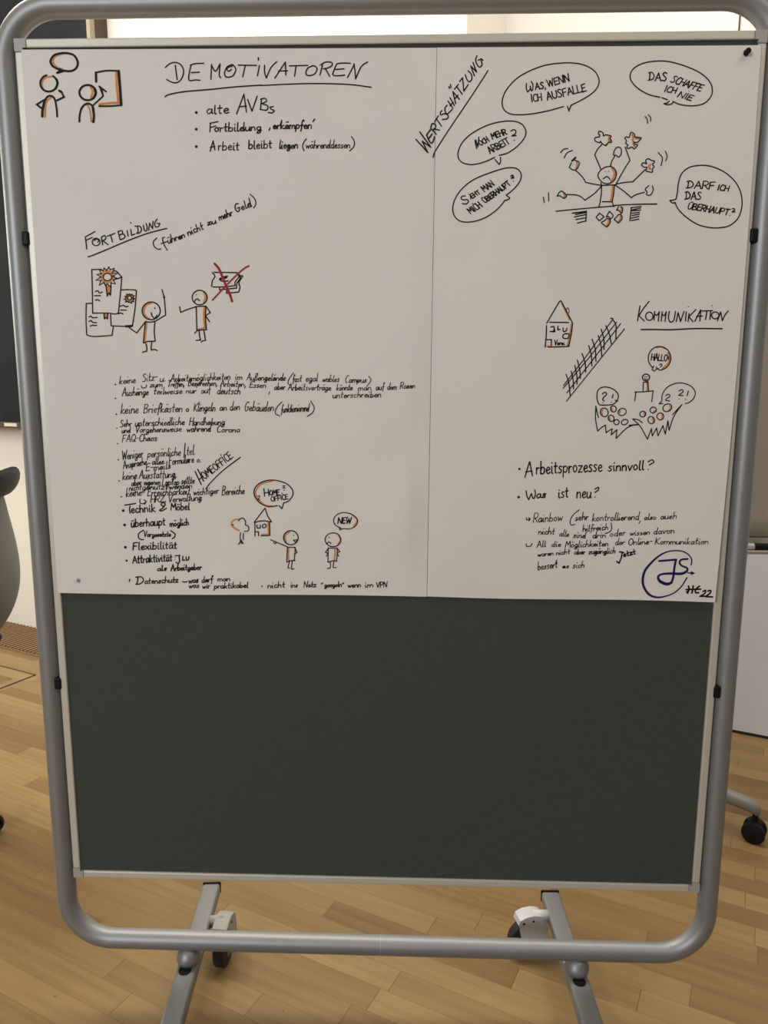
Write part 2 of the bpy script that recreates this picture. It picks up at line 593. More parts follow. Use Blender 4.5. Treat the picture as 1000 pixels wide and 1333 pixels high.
# ---------------------------------------------------------------- the pinboard
pb = thing('pinboard', 'large grey felt mobile pinboard in silver tube frame, covered by paper sheets', 'pinboard', (0, 0, 0))
PW, PH, FW = 1.2, 1.494, 0.0138
z0, z1 = BASE, BASE + PH
obj('felt_panel', box((0, .0125, (z0 + z1) / 2), (PW - .02, .017, PH - .02)), M_FELT, pb, label='dark grey felt pinning surface')
CB = .019


def rail(c, s, long_axis):
    bm = bmesh.new()
    add_box(bm, c, s, None, .0022, 2)
    return bm


fr = obj('panel_frame', rail((0, .011, z1 - FW / 2), (PW - 2 * CB, .022, FW), 0), M_ALU, pb, label='aluminium frame rail, top')
obj('panel_frame', rail((0, .011, z0 + FW / 2), (PW - 2 * CB, .022, FW), 0), M_ALU, pb, label='aluminium frame rail, bottom')
for s in (-1, 1):
    obj('panel_frame', rail((s * (PW / 2 - FW / 2), .011, (z0 + z1) / 2), (FW, .022, PH - 2 * CB), 1), M_ALU, pb,
        label='aluminium frame rail, side')
for sx in (-1, 1):
    for zz, sz in ((z0, 1), (z1, -1)):
        bm = bmesh.new()
        xo, zo = sx * PW / 2, zz
        poly = [(0, 0), (CB, 0), (CB, FW), (FW, FW), (FW, CB), (0, CB)]
        f = [bm.verts.new((xo - sx * a, -.0006, zo + sz * b)) for a, b in poly]
        bk = [bm.verts.new((xo - sx * a, .0226, zo + sz * b)) for a, b in poly]
        bm.faces.new(f)
        bm.faces.new(bk[::-1])
        for i in range(6):
            bm.faces.new((f[i], bk[i], bk[(i + 1) % 6], f[(i + 1) % 6]))
        obj('corner_cap', bm, M_CORNER, pb, label='grey plastic corner cap')

# tube frame
TX, TY, TR = 0.6225, .014, .0185
tz0, tz1, RC = BASE - .1415, BASE + 1.5475, .088
path = []
for (cx, cz, a0_) in ((TX - RC, tz0 + RC, -90), (TX - RC, tz1 - RC, 0), (-TX + RC, tz1 - RC, 90), (-TX + RC, tz0 + RC, 180)):
    for i in range(13):
        a = math.radians(a0_ + 90 * i / 12)
        path.append((cx + RC * math.cos(a), TY, cz + RC * math.sin(a)))
bm = bmesh.new()
sweep(bm, path, TR, 28, True)
tube = obj('tube_frame', bm, M_TUBE, pb, True, label='round silver-grey tube frame')
bm = bmesh.new()
bmesh.ops.create_cone(bm, cap_ends=False, segments=32, radius1=TR + .00025, radius2=TR + .00025, depth=.0012,
                      matrix=Matrix.Translation((-.003, TY, tz0)) @ Matrix.Rotation(math.pi / 2, 4, 'Y'))
obj('weld_seam', bm, M_CORNER, tube)
for px, py in ((30.5, 312), (980.5, 308), (73, 887), (932, 898)):
    p = on_board(px, py, .01)
    s = -1 if p.x < 0 else 1
    obj('spacer', box((s * .6032, .0065, p.z), (.0125, .020, .023), None, .003), M_BLACK, pb, label='black spacer between panel and tube')

# feet
LT = .104                        # top of the leg profile
CR = .050
for s, yaw, cyaw, lx in ((-1, math.radians(4.0), math.radians(82), -.385), (1, math.radians(1.6), math.radians(12), .3805)):
    R = Matrix.Translation((lx, .012, 0)) @ rotz(yaw)
    bm = bmesh.new()
    add_box(bm, (0, -.045, LT - .0135), (.040, .560, .027), None, .006, 3)
    bm.transform(R)
    leg = obj('leg', bm, M_TUBE, pb, 'angle')
    for e in (-1, 1):
        bm = bmesh.new()
        add_box(bm, (0, -.045 + e * .2825, LT - .0132), (.041, .005, .0278), None, .0022)
        bm.transform(R)
        obj('end_cap', bm, M_BLACK, leg, label='black leg end cap')
    bm = bmesh.new()
    lathe(bm, [(.013, LT - .002), (.0215, LT + .001), (.0235, LT + .008), (.0225, LT + .017), (.017, LT + .024), (.012, tz0 - TR + .004)], 28, (lx, .012, 0))
    obj('swivel_joint', bm, M_TUBE, pb, True)
    obj('joint_gasket', cyl((lx, -.0145, LT + .0004), (lx, -.0145, LT + .0016), .012), M_BLACK, leg)
    for e, oy in ((1, .168 if s > 0 else .122), (-1, -.265)):
        # twin-wall caster at the inner side of the leg; its wheel shows at the back and below
        base = R @ Vector((-s * (.058 if s > 0 else .047), oy, 0))
        a = yaw + (cyaw if e > 0 else -cyaw * .6)
        Q = Matrix.Translation((base.x, base.y, 0)) @ rotz(a) @ Matrix.Scale(.92, 4)
        M_H = M_CASTER if s > 0 else M_CORNER  # left housing is white too; the leg's shade is put into its grey
        hb = bmesh.new()
        prof = [(-.024, .030), (.030, .026), (.040, .040), (.041, .075), (.036, .098), (.024, .110), (.004, .115), (-.016, .113), (-.032, .106), (-.036, .094),
                (-.028, .078), (-.022, .055)]
        A = [hb.verts.new((x, -.0185, z)) for x, z in prof]
        B = [hb.verts.new((x, .0185, z)) for x, z in prof]
        hb.faces.new(A)
        hb.faces.new(B[::-1])
        for i in range(len(prof)):
            j = (i + 1) % len(prof)
            hb.faces.new((A[i], A[j], B[j], B[i]))
        bmesh.ops.bevel(hb, geom=[ed for ed in hb.edges if abs((ed.verts[0].co - ed.verts[1].co).y) < .001], offset=.004, segments=2,
                        profile=.5, affect='EDGES')
        hb.transform(Q)
        cs = obj('caster', hb, M_H, pb, 'angle', label=('white' if s > 0 else 'shade-greyed white') + ' plastic caster housing')
        bm = cyl(base + UP * (LT - .010), R @ Vector((-s * .018, oy, LT - .010)), .012)
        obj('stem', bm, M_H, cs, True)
        wb = cyl((-.008, -.0135, .0455), (-.008, .0135, .0455), .0450, None, 40, .006)
        wb.transform(Q)
        obj('wheel', wb, M_RUBBER, cs, 'angle', label='dark rubber wheel')
        for dx, dz in ((-.023, .098), (.001, .101), (-.002, .036)):
            bm = cyl((dx, -.0200, dz), (dx, -.0180, dz), .0026, n=12)
            bm.transform(Q)
            obj('rivet', bm, M_BLACK, cs, label='black rivet')

# ---------------------------------------------------------------- the two paper sheets
LEFT_OUT = dict(tl=(27.5, 64.6), tr=(568.6, 62.2), br=(555.6, 776.8), bl=(75.3, 771.8))
RIGHT_OUT = dict(tl=(569.1, 61.9), tr=(991.5, 58.8), br=(931.0, 784.2), bl=(556.2, 776.4))


def lift_left(u, v):
    """height of the left sheet above the board (u across, v downwards, both 0..1)"""
    h = .0016 + .0012 * (1 + math.sin(5.2 * u + 2.1 * v)) * v + .0007 * (1 + math.sin(17 * v + 3 * u + 1.0)) * min(1, u * 6) * min(1, 8 * (1 - v)) * min(1, v * 8)
    e = 1 - min(1, max(0, (u - .95) / .045))
    h += .0060 * math.exp(-((u - .92) / .09) ** 2 - ((v - .85) / .07) ** 2)
    h += .0022 * math.exp(-((u + 1.3 * v - 1.75) / .08) ** 2) * v
    h = .0016 + (h - .0016) * e
    h -= .0010 * math.exp(-((u - .045) / .05) ** 2 - ((v - .975) / .03) ** 2)
    return h


def lift_right(u, v):
    h = .0027 + .0007 * (1 + math.sin(15 * v - 4 * u)) * min(1, u * 6) * min(1, 8 * (1 - v)) * min(1, v * 8) + .0010 * (1 + math.sin(4.4 * u + 1.0 + 3.0 * v)) * v * min(1, u * 8)
    h += .009 * max(0, v - .45) ** 2 * max(0, u - .55) / .136
    return h


def bil(q, u, v):
    a = [q['tl'][i] * (1 - u) * (1 - v) + q['tr'][i] * u * (1 - v) + q['br'][i] * u * v + q['bl'][i] * (1 - u) * v for i in (0, 1)]
    return a


def inv_bil(q, px, py):
    u, v = .5, .5
    for _ in range(8):
        a = bil(q, u, v)
        e = 1e-3
        du = [(x - y) / e for x, y in zip(bil(q, u + e, v), a)]
        dv = [(x - y) / e for x, y in zip(bil(q, u, v + e), a)]
        det = du[0] * dv[1] - du[1] * dv[0]
        rx, ry = px - a[0], py - a[1]
        u += (rx * dv[1] - ry * dv[0]) / det
        v += (du[0] * ry - du[1] * rx) / det
    return u, v


def make_sheet(q, lift, bow, nu, nv, label):
    bm = bmesh.new()
    g = []
    for j in range(nv + 1):
        row = []
        for i in range(nu + 1):
            u, v = i / nu, j / nv
            px, py = bil(q, u, v)
            px += bow * u * math.sin(math.pi * v)
            py += .9 * math.sin(math.pi * 2 * u) * v
            row.append(bm.verts.new(on_board(px, py, -lift(u, v))))
        g.append(row)
    for j in range(nv):
        for i in range(nu):
            bm.faces.new((g[j][i], g[j + 1][i], g[j + 1][i + 1], g[j][i + 1]))
    o = obj('paper_sheet', bm, M_PAPER, None, True)
    md = o.modifiers.new('thickness', 'SOLIDIFY')
    md.thickness = .0003
    md.offset = -1
    es = o.modifiers.new('edges', 'EDGE_SPLIT')
    es.split_angle = math.radians(40)
    tag(o, label, 'paper sheet', 'large paper sheets pinned to the board')
    return o


SHEET_L = make_sheet(LEFT_OUT, lift_left, 0, 60, 70, 'left large paper sheet titled DEMOTIVATOREN, pinned on the upper pinboard')
SHEET_R = make_sheet(RIGHT_OUT, lift_right, 3.5, 50, 70, 'right large paper sheet titled WERTSCHÄTZUNG and KOMMUNIKATION, pinned on the upper pinboard')


class Ink:
    """collects marker strokes on a sheet; every stroke is a flat ribbon lying on the paper"""

    def __init__(self, sheet, layer=.00025):
        self.sheet, self.layer = sheet, layer
        self.q, self.lift = (LEFT_OUT, lift_left) if sheet is SHEET_L else (RIGHT_OUT, lift_right)
        self.bm = bmesh.new()
        self.sub = None
        self.split = False

    def pos(self, px, py):
        u, v = inv_bil(self.q, px, py)
        u, v = min(1, max(0, u)), min(1, max(0, v))
        return on_board(px, py, -self.lift(u, v) - self.layer)

    def stroke(self, pts, w):
        """pts in photo pixels, w in pixels (one value or one per point)"""
        P = [Vector(p) for p in pts]
        Q = [P[0]]
        ws = list(w) if isinstance(w, (list, tuple)) else [w] * len(P)
        W2 = [ws[0]]
        for p, ww in zip(P[1:], ws[1:]):
            if (p - Q[-1]).length > .12:
                Q.append(p)
                W2.append(ww)
        if len(Q) < 2:
            self.dot(P[0].x, P[0].y, ws[0] * .55)
            return
        n = len(Q)
        Lv, Rv = [], []
        for i in range(n):
            t0 = (Q[i] - Q[i - 1]).normalized() if i else (Q[1] - Q[0]).normalized()
            t1 = (Q[i + 1] - Q[i]).normalized() if i < n - 1 else t0
            t = t0 + t1
            if t.length < .2:
                t = t1
            t.normalize()
            nn = Vector((-t.y, t.x)) * (W2[i] / 2)
            k = 1 / max(.55, abs(t.dot(t1)))
            Lv.append(self.bm.verts.new(self.pos(*(Q[i] + nn * k))))
            Rv.append(self.bm.verts.new(self.pos(*(Q[i] - nn * k))))
        for i in range(n - 1):
            try:
                self.bm.faces.new((Lv[i], Lv[i + 1], Rv[i + 1], Rv[i]))
            except ValueError:
                pass
        if max(W2) > 1.0:
            self.dot(Q[0].x, Q[0].y, W2[0] / 2)
            self.dot(Q[-1].x, Q[-1].y, W2[-1] / 2)

    def dot(self, x, y, r):
        n = 8 if r < 2 else 14
        self.bm.faces.new([self.bm.verts.new(self.pos(x + r * math.cos(2 * math.pi * k / n), y + r * math.sin(2 * math.pi * k / n)))
                           for k in range(n)])

    def poly(self, pts):
        self.bm.faces.new([self.bm.verts.new(self.pos(*p)) for p in pts])

    def writing(self):
        if not self.split:
            return self
        if self.sub is None:
            self.sub = Ink(self.sheet, self.layer)
        return self.sub

    def done(self, name, material, parent=None, label=None):
        bmesh.ops.recalc_face_normals(self.bm, faces=self.bm.faces[:])
        o = obj(name, self.bm, material, parent or self.sheet, False, label)
        if self.sub is not None:
            self.sub.done('lettering', material, o)
        return o


def catmull(p, k=5):
    if len(p) < 3:
        return p
    closed = (Vector(p[0]) - Vector(p[-1])).length < 1e-6
    out = []
    n = len(p)
    for i in range(n - 1):
        p1, p2 = Vector(p[i]), Vector(p[i + 1])
        p0 = Vector(p[i - 1]) if i else (Vector(p[-2]) if closed else p1 * 2 - p2)
        p3 = Vector(p[i + 2]) if i < n - 2 else (Vector(p[1]) if closed else p2 * 2 - p1)
        for j in range(k):
            t = j / k
            out.append(tuple(.5 * ((2 * p1) + (p2 - p0) * t + (2 * p0 - 5 * p1 + 4 * p2 - p3) * t * t + (3 * p1 - p0 - 3 * p2 + p3) * t ** 3)))
    out.append(tuple(p[-1]))
    return out


def trace(ink, crop, w, text, k=6):
    """strokes 'x,y x,y; x,y ...' in crop units (crop = x0, y0, scale); a leading ~ draws it smooth"""
    x0, y0, s = crop
    for st in text.split(';'):
        st = st.strip()
        if not st:
            continue
        sm = st[0] == '~'
        pts = [tuple(float(c) for c in q.split(',')) for q in st.lstrip('~').split()]
        if len(pts) == 1:
            ink.dot(x0 + pts[0][0] / s, y0 + pts[0][1] / s, w * .75)
            continue
        if sm:
            pts = catmull(pts, k)
        ink.stroke([(x0 + a / s, y0 + b / s) for a, b in pts], w)


def ellipse(ink, crop, w, cx, cy, rx, ry, a0=0, a1=360, rot=0):
    x0, y0, s = crop
    n = max(10, int(abs(a1 - a0) / 12))
    pts = []
    for i in range(n + 1):
        a = math.radians(a0 + (a1 - a0) * i / n)
        x, y = rx * math.cos(a), ry * math.sin(a)
        c, d = math.cos(math.radians(rot)), math.sin(math.radians(rot))
        pts.append((x0 + (cx + x * c - y * d) / s, y0 + (cy + x * d + y * c) / s))
    ink.stroke(pts, w)


GLYPH = {
    'A': '7|0,0 3.5,10;3.5,10 7,0;1,3.5 6,4', 'B': '6|0,0 0,10;0,10 4,9.5 5,7.5 3,5.5 .5,5;.5,5 4.5,4.5 5.5,2.5 4,.3 0,0',
    'C': '6|6,9 3,10 .5,6 1,2 3,0 6,1', 'D': '7|1.2,.5 1,9.5;-.8,9 3,10 6.5,6 5,1.5 -.5,0',
    'E': '5.5|5.5,10 .5,9.5;.5,9.5 0,0;0,0 5.5,.4;.3,5 4.5,5.3', 'F': '5.5|5.5,10 .5,9.5;.5,9.5 0,0;.3,5 4.5,5.3',
    'G': '6.5|6,9 3,10 .5,6 1,2 3,0 5.5,2 5.5,4.5;3,4.5 6.5,4.5', 'H': '6|0,0 .3,10;6,10 5.7,0;0,5 6,5',
    'I': '2|1,0 1,10', 'J': '6|1,9.5 6,10;5,10 4.5,2 3,-1 1,0', 'K': '6|0,0 .3,10;6,10 .5,4.5;.5,4.5 6,0',
    'L': '5|.3,10 0,0;0,0 5,.3', 'M': '8|0,0 1,10;1,10 4,4;4,4 7,10;7,10 8,0', 'N': '7|0,0 .5,10;.5,10 6,0;6,0 7,10.5',
    'O': '7|3.5,10 .5,7 .5,3 3.5,0 6.5,3 6.5,7 3.5,10', 'P': '6|0,0 .3,10;.3,10 4,10 6,7.5 4,5 .3,4.5',
    'Q': '7|3.5,10 .5,7 .5,3 3.5,0 6.5,3 6.5,7 3.5,10;4,3 7,0',
    'R': '6|0,0 .3,10;.3,10 4,10 6,7.5 4,5 .3,4.5;2,4.8 6,0', 'S': '6|5.5,9 3,10 .8,8 3,5.5 5.2,3 3.5,.3 0,.8',
    'T': '7|0,10 7,10;3.5,10 3.3,0', 'U': '6.5|.3,10 .3,3 3,0 6,3 6.3,10', 'V': '6.5|0,10 3,0;3,0 6.5,10.5',
    'W': '9|0,10 2,0;2,0 4.5,8;4.5,8 6.5,0;6.5,0 9,10.5', 'Z': '6|.5,10 6,10;6,10 0,0;0,0 6,.3',
    'Ä': '7|0,0 3.5,9;3.5,9 7,0;1,3.5 6,4;2.2,11.5 2.3,11;4.7,11.7 4.8,11.2', 'Ü': '6.5|.3,10 .3,3 3,0 6,3 6.3,10;2,12 2.1,11.6;4.5,12.2 4.6,11.8',
    'a': '5|4.5,5 2,5.5 .3,3 1.5,0 4,2 4.5,5.3;4.5,5.3 4.5,1 5.5,.3', 'b': '5|.5,10 .2,0;.2,2.5 2,5.3 4.5,4 4,.8 1.5,0 .2,1',
    'c': '4.2|4.2,4.8 2,5.5 .3,3 1.5,0 4.2,1', 'd': '5|4,5 2,5.5 .3,3 1.5,0 4,2 4.6,10;4.6,10 4.3,.5 5.2,.2',
    'e': '4.5|.5,2.5 4,3.5 3,5.5 1,4.5 .5,2 2,0 4.5,1', 'f': '3.5|4,9 3,10 1.8,8 1.5,0 1,-3.5;0,5 3.8,5.3',
    'g': '5|4.5,5 2,5.5 .3,3.2 1.5,.6 4,2 4.5,5.3;4.5,5.3 4.3,-2 2.5,-3.8 .5,-3 2,-1 5.5,.5', 'h': '5|.5,10 .2,0;.2,3 2.5,5.5 4.2,4 4.3,0',
    'i': '2|.6,5.5 .7,.8 2,0;.8,8.2 1,7.8', 'j': '2.5|1.5,5.5 1.3,-2 0,-3.5;1.5,8.2 1.6,7.8', 'k': '4.8|.5,10 .2,0;4.3,5.5 .4,2.5;.4,2.5 4.8,0',
    'l': '2|.8,10 .6,1 2,0', 'm': '7.5|.2,5.5 .2,0;.2,3.5 2,5.5 3.5,4 3.5,0;3.5,3.5 5.5,5.5 7,4 7.2,0',
    'n': '5|.2,5.5 .2,0;.2,3.5 2.5,5.5 4.2,4 4.5,0', 'o': '4.8|2.4,5.5 .3,3 2,0 4.5,2.5 2.4,5.5',
    'p': '5|.5,5.5 0,-3.8;.3,3.8 2.5,5.5 4.8,3.5 3,.3 .3,1', 'q': '5|4.5,5 2,5.5 .3,3 1.5,0 4,2 4.5,5.3;4.5,5.3 4.3,-3.8',
    'r': '3.5|.3,5.5 .3,0;.3,3 1.8,5.2 3.5,5', 's': '4|3.8,5 2,5.5 .8,4 3.2,2 2.2,0 0,.5', 't': '3.5|1.6,9 1.4,1 3,.2;0,5.8 3.5,6',
    'u': '5|.3,5.5 .5,.8 2.5,0 4.3,3 4.5,5.5;4.5,5.5 4.5,.6 5.4,.2', 'v': '4.5|0,5.5 2,0;2,0 4.5,5.5',
    'w': '6.5|0,5.5 1.6,0;1.6,0 3.2,4.5;3.2,4.5 4.8,0;4.8,0 6.5,5.5', 'x': '4.5|0,5.5 4.5,0;4.5,5.5 0,0', 'z': '4.5|.3,5.3 4.3,5.3;4.3,5.3 0,0;0,0 4.5,.3',
    'ä': '5|4.5,5 2,5.5 .3,3 1.5,0 4,2 4.5,5.3;4.5,5.3 4.5,1 5.5,.3;1.5,8.4 1.6,8;3.6,8.6 3.7,8.2',
    'ö': '4.8|2.4,5.5 .3,3 2,0 4.5,2.5 2.4,5.5;1.2,8.2 1.3,7.8;3.6,8.4 3.7,8',
    'ü': '5|.3,5.5 .5,.8 2.5,0 4.3,3 4.5,5.5;4.5,5.5 4.5,.6 5.4,.2;1.2,8.2 1.3,7.8;3.6,8.4 3.7,8',
    'ß': '5|.3,-3.5 .5,5 1,9 3,10 4.2,8 2.5,5.5 4.8,3 3.5,0 1.8,.6', '?': '5|0,8.3 2.5,10 5,8 2.5,5 2.4,3.5;2.4,.6 2.6,.2',
    '!': '2|1,10 .8,3.5;.8,.6 .9,.2', ',': '2|1,1 .2,-2', '.': '2|.8,.5 1,.2', '-': '4|.3,4 3.7,4.3', '2': '5|.5,8 2.5,10 4.5,8 3,4.5 0,.3;0,.3 5,.6',
    ':': '2|1,5 1,4.7;1,.8 1,.4', "'": '2|1.5,10 .8,7.5', ' ': '4|', '(': '3|3,11 .5,7 .3,2 2.5,-2', ')': '3|0,11 2.5,7 2.7,2 0,-2',
}
RND = random.Random(22)


def word(ink, text, xa, ya, xb, yb, cap, w=1.35, crop=None, join=None, slant=.10, gap=1.3, small=False):
    """writes text along the measured baseline (xa,ya)-(xb,yb); cap = capital height"""
    ink = ink.writing()
    if crop:
        x0, y0, s = crop
        xa, xb, ya, yb, cap = x0 + xa / s, x0 + xb / s, y0 + ya / s, y0 + yb / s, cap / s
    if join is None:
        join = cap < 14 and not text.isupper()
    low = join and not text.isupper()
    adv, x = [], 0.0
    for c in text:
        wd = float(GLYPH[c].split('|')[0])
        adv.append((c, x, wd))
        x += wd + gap
    total = max(1e-3, x - gap)
    e = Vector((xb - xa, yb - ya)) / total
    up = Vector((yb - ya, -(xb - xa))).normalized() * (cap / 10.0)
    if up.y > 0:
        up = -up
    o = Vector((xa, ya))
    last = None
    for c, ox, wd in adv:
        j = RND.uniform(-.25, .25)
        sc = RND.uniform(.94, 1.06)

        def tr(p):
            px, py = p
            if low and c.islower():
                py = py * .78 if py <= 5.5 else 4.3 + (py - 5.5) * 1.27
            py *= sc
            return o + e * (ox + px) + up * (py + j) + e.normalized() * (py * cap / 10 * slant)
        body = GLYPH[c].split('|')[1]
        first = True
        for st in body.split(';'):
            if not st:
                continue
            pts = [tuple(float(v) for v in q.split(',')) for q in st.split()]
            pts = catmull(pts, 4)
            P = [tr(p) for p in pts]
            if first and join and last is not None and c.islower() and (P[0] - last).length < cap * .75 and RND.random() < .75:
                ink.stroke([tuple(last), tuple(P[0])], w * .75)
            first = False
            ww = w * RND.uniform(.88, 1.12)
            if (P[0] - P[-1]).length < cap * .06 and len(P) <= 2:
                ink.dot(P[0].x, P[0].y, w * .62)
            else:
                ink.stroke([tuple(p) for p in P], ww)
            if not (c in 'iäöüt' and st is not body.split(';')[0]):
                last = P[-1]
        if not c.islower():
            last = None


def words(ink, lines, w=1.35, **k):
    for a in lines:
        word(ink, *a, w=w, **k)


LO, LK, LR = .00025, .0005, .00075      # orange below black below red


def part(sheet, name, label):
    """black ink of one piece of writing or one drawing; returns the ink and a function that closes it"""
    ik = Ink(sheet, LK)
    ik.split = 'bubble' in name or 'house' in name
    return ik, (lambda mat_=M_INK: ik.done(name, mat_, sheet, label))


def shade(sheet, parent, fn, material=M_ORANGE, name='marker_shading', label='orange marker shading', layer=LO):
    ik = Ink(sheet, layer)
    fn(ik)
    o = ik.done(name, material, parent, label)
    return o

# ---------------------------------------------------------------- writing and drawings, left sheet
S = SHEET_L
C = (40, 60, 7.69)
k, end = part(S, 'presenter_drawing', 'thick black drawing of two figures, a speech bubble and an easel')
trace(k, C, 2.9, '~300,240 330,245 400,250 452,222 471,165 440,100 390,75 325,68; ~325,68 240,88 198,145 215,195 262,225 300,238 270,266 330,248')
trace(k, C, 3.0, '265,268 305,240')
ellipse(k, C, 2.7, 180, 372, 85, 83, -60, 255)
trace(k, C, 3.0, '~256,330 268,375 250,425')
trace(k, C, 3.4, '~115,705 118,640 135,560')
trace(k, C, 2.6, '~135,560 165,508 205,498 240,532 258,620 265,705;140,535 60,585 115,628;265,542 333,510 308,460')
trace(k, C, 3.2, '308,460 285,446')
ellipse(k, C, 2.8, 570, 465, 83, 76, 0, 360)
trace(k, C, 3.0, '~640,430 650,470 630,520')
trace(k, C, 2.7, '~487,755 490,690 510,620 550,580 595,580 625,620 632,690 628,760')
trace(k, C, 3.2, '~620,610 632,690 628,760')
trace(k, C, 2.2, '625,592 724,500 708,440;724,500 712,435;685,402 755,456;690,405 715,470')
trace(k, C, 3.2, '655,355 652,264')
trace(k, C, 2.3, '~652,264 760,246 885,248;~908,592 800,600 685,602')
trace(k, C, 3.6, '880,250 892,400 906,588')
p = end()


def f(i):
    trace(i, C, 3.0, '~345,70 260,92 222,135 228,175 262,215 315,232')
    trace(i, C, 2.6, '~205,305 150,315 118,350 112,400 122,420')
    trace(i, C, 2.6, '~143,708 148,600 165,545 205,512')
    trace(i, C, 3.0, '~602,410 622,455 605,510')
    trace(i, C, 2.4, '~568,588 592,640 602,700 608,755')
    trace(i, C, 3.2, '~856,265 862,400 876,550;~690,582 790,572 885,568')


shade(S, p, f)

C2, C3 = (205, 70, 7.143), (340, 70, 6.667)
k, end = part(S, 'heading_lettering', 'large underlined black heading DEMOTIVATOREN')
trace(k, C2, 1.7, '~72,128 110,95 160,80 215,100 243,160 225,230 180,268 130,262 85,238;165,105 183,240;~312,105 297,170 290,235 310,250 350,243 395,246;~305,105 350,92 430,88;315,175 390,171;503,100 497,236;~503,108 540,162 582,92;~582,92 575,195 588,222;'
      '~695,98 650,120 625,170 632,210 665,217 705,200 728,150 712,112 690,100;~695,115 655,128 648,150 665,162 688,145;752,105 920,108;~815,110 805,160 793,215;948,110 930,205')
trace(k, C2, 2.0, '938,38 938,58')
trace(k, C3, 1.7, '~30,100 30,160 45,210;~45,210 85,120 135,68;118,212 210,72;210,72 215,185;150,150 230,147;245,105 405,100;303,105 290,195;~450,102 405,125 388,165 400,186 435,187 470,168 485,130 465,106 440,104;532,100 510,185;~515,97 560,72 612,76 612,105 570,125 540,130;558,130 595,195;'
      '~775,82 700,80 655,88;~655,88 630,150 622,180 650,191 725,185;648,136 720,130;750,205 810,90;~805,88 815,150 820,218;~820,218 870,110 925,70')
trace(k, C2, 1.8, '~70,398 110,378 250,352 480,332 720,308 965,291')
trace(k, C3, 1.7, '~0,275 200,265 450,258 750,265 955,290')
end()

C4, C5 = (245, 115, 8.333), (345, 145, 8)
k, end = part(S, 'bullet_lettering', 'first black bullet line, alte AVBs')
trace(k, C4, 2.6, '88,262')
word(k, 'alte', 200, 278, 440, 268, 95, 1.6, C4, slant=.05, join=False)
trace(k, C4, 1.7, '525,278 605,62;605,62 632,258;555,200 632,192;645,120 692,248;692,248 748,85;795,118 785,225;~785,118 830,108 850,138 800,165;~800,165 862,190 850,236 780,228;~925,198 888,205 905,228 933,242 912,265 868,262')
end()
k, end = part(S, 'bullet_lettering', 'second black bullet line, Fortbildung')
trace(k, C4, 2.6, '88,443')
trace(k, C4, 1.6, '240,378 236,472;~236,378 280,370 322,360;240,425 300,408')
word(k, 'ortbildung', 285, 470, 790, 458, 95, 1.6, C4, slant=.05, join=True)
trace(k, C5, 1.7, '52,172 44,196')
word(k, 'erkämpfen', 82, 182, 485, 180, 90, 1.6, C5, join=True)
trace(k, C5, 1.9, '518,80 500,106')
end()
k, end = part(S, 'bullet_lettering', 'third black bullet line, Arbeit bleibt liegen')
trace(k, C4, 2.6, '88,632')
trace(k, C4, 1.7, '238,682 270,570;270,570 290,668;240,640 290,630')
word(k, 'rbeit', 325, 672, 550, 668, 92, 1.5, C4, slant=.05, join=False)
word(k, 'bleibt', 655, 655, 905, 645, 88, 1.5, C4, slant=.05, join=False)
word(k, 'liegen', 148, 385, 340, 385, 88, 1.5, C5, join=True)
trace(k, C5, 1.5, '~430,285 400,330 392,370 408,410;~900,262 930,310 925,365 882,412')
word(k, 'währenddessen', 425, 385, 885, 380, 82, 1.2, C5, join=True)
end()

G1, G2 = (105, 270, 8.333), (190, 245, 6.452)
k, end = part(S, 'heading_lettering', 'black underlined heading FORTBILDUNG with a slanted note beside it')
trace(k, G1, 1.6, '~50,320 58,380 65,452;50,320 155,262;60,355 128,325;225,320 238,405;~225,320 262,306 272,338 235,365;240,362 298,405;290,312 372,280;325,300 345,375;405,262 428,348;~405,262 445,252 452,285 420,300;~420,300 466,290 480,325 430,352;505,252 515,312;543,240 552,302;552,302 586,290;~615,205 622,240 620,278;'
      '~590,203 640,205 660,238 640,275 604,280;~680,195 690,245 710,255 722,220 710,175;738,248 747,170;747,170 780,230;780,230 785,150;~830,125 805,165 812,210 845,205 855,172;830,172 862,180')
trace(k, G1, 1.4, '543,166')
ellipse(k, G1, 1.6, 168, 375, 42, 40, 0, 360)
ellipse(k, G1, 1.4, 172, 362, 22, 18, -180, 60)
trace(k, G1, 1.7, '~80,535 130,520 300,450 500,365 700,290 860,245 935,228')
trace(k, G2, 1.5, '~90,418 62,450 70,490 100,512 125,510;~158,412 140,420 150,470 180,522;128,465 178,448;~875,50 915,90 922,135 905,165')
word(k, 'ühren', 188, 465, 330, 412, 62, 1.5, G2, join=True)
word(k, 'nicht', 355, 398, 485, 343, 66, 1.5, G2, join=True)
word(k, 'zu', 518, 312, 590, 293, 56, 1.5, G2, join=True)
word(k, 'mehr', 618, 270, 730, 226, 64, 1.5, G2, join=True)
word(k, 'Geld', 758, 205, 888, 150, 68, 1.5, G2)
end()

K1 = (105, 335, 8.333)
k, end = part(S, 'certificate_drawing', 'black drawing of three certificates with rosettes')
trace(k, K1, 1.6, '225,130 120,132;~120,132 125,300 130,605;~130,605 300,605 370,615 410,602;~445,215 435,350 410,602;~360,150 385,150 445,212;~438,215 405,230 375,235;~160,372 185,362 205,385 235,376;148,416 215,415;~160,465 188,460 206,473;'
      '~440,352 520,350 590,354 605,366;~605,366 590,550 560,750;~560,750 450,748 330,742;330,742 324,622;~430,530 465,520 485,535 515,530;435,572 495,572;~405,612 435,604 460,616;'
      '125,498 60,500;~60,500 58,680 65,840;~65,840 110,855 180,858 340,846;340,846 354,752;~90,645 115,640 130,655 178,652;~90,695 115,685 130,705 172,708;~105,745 135,735 150,740 172,738;275,305 288,420;288,420 306,385;306,385 322,412;322,412 330,310;252,612 258,668;258,668 272,652;272,652 290,668;290,668 294,614')
trace(k, K1, 3.2, '492,748 552,745')


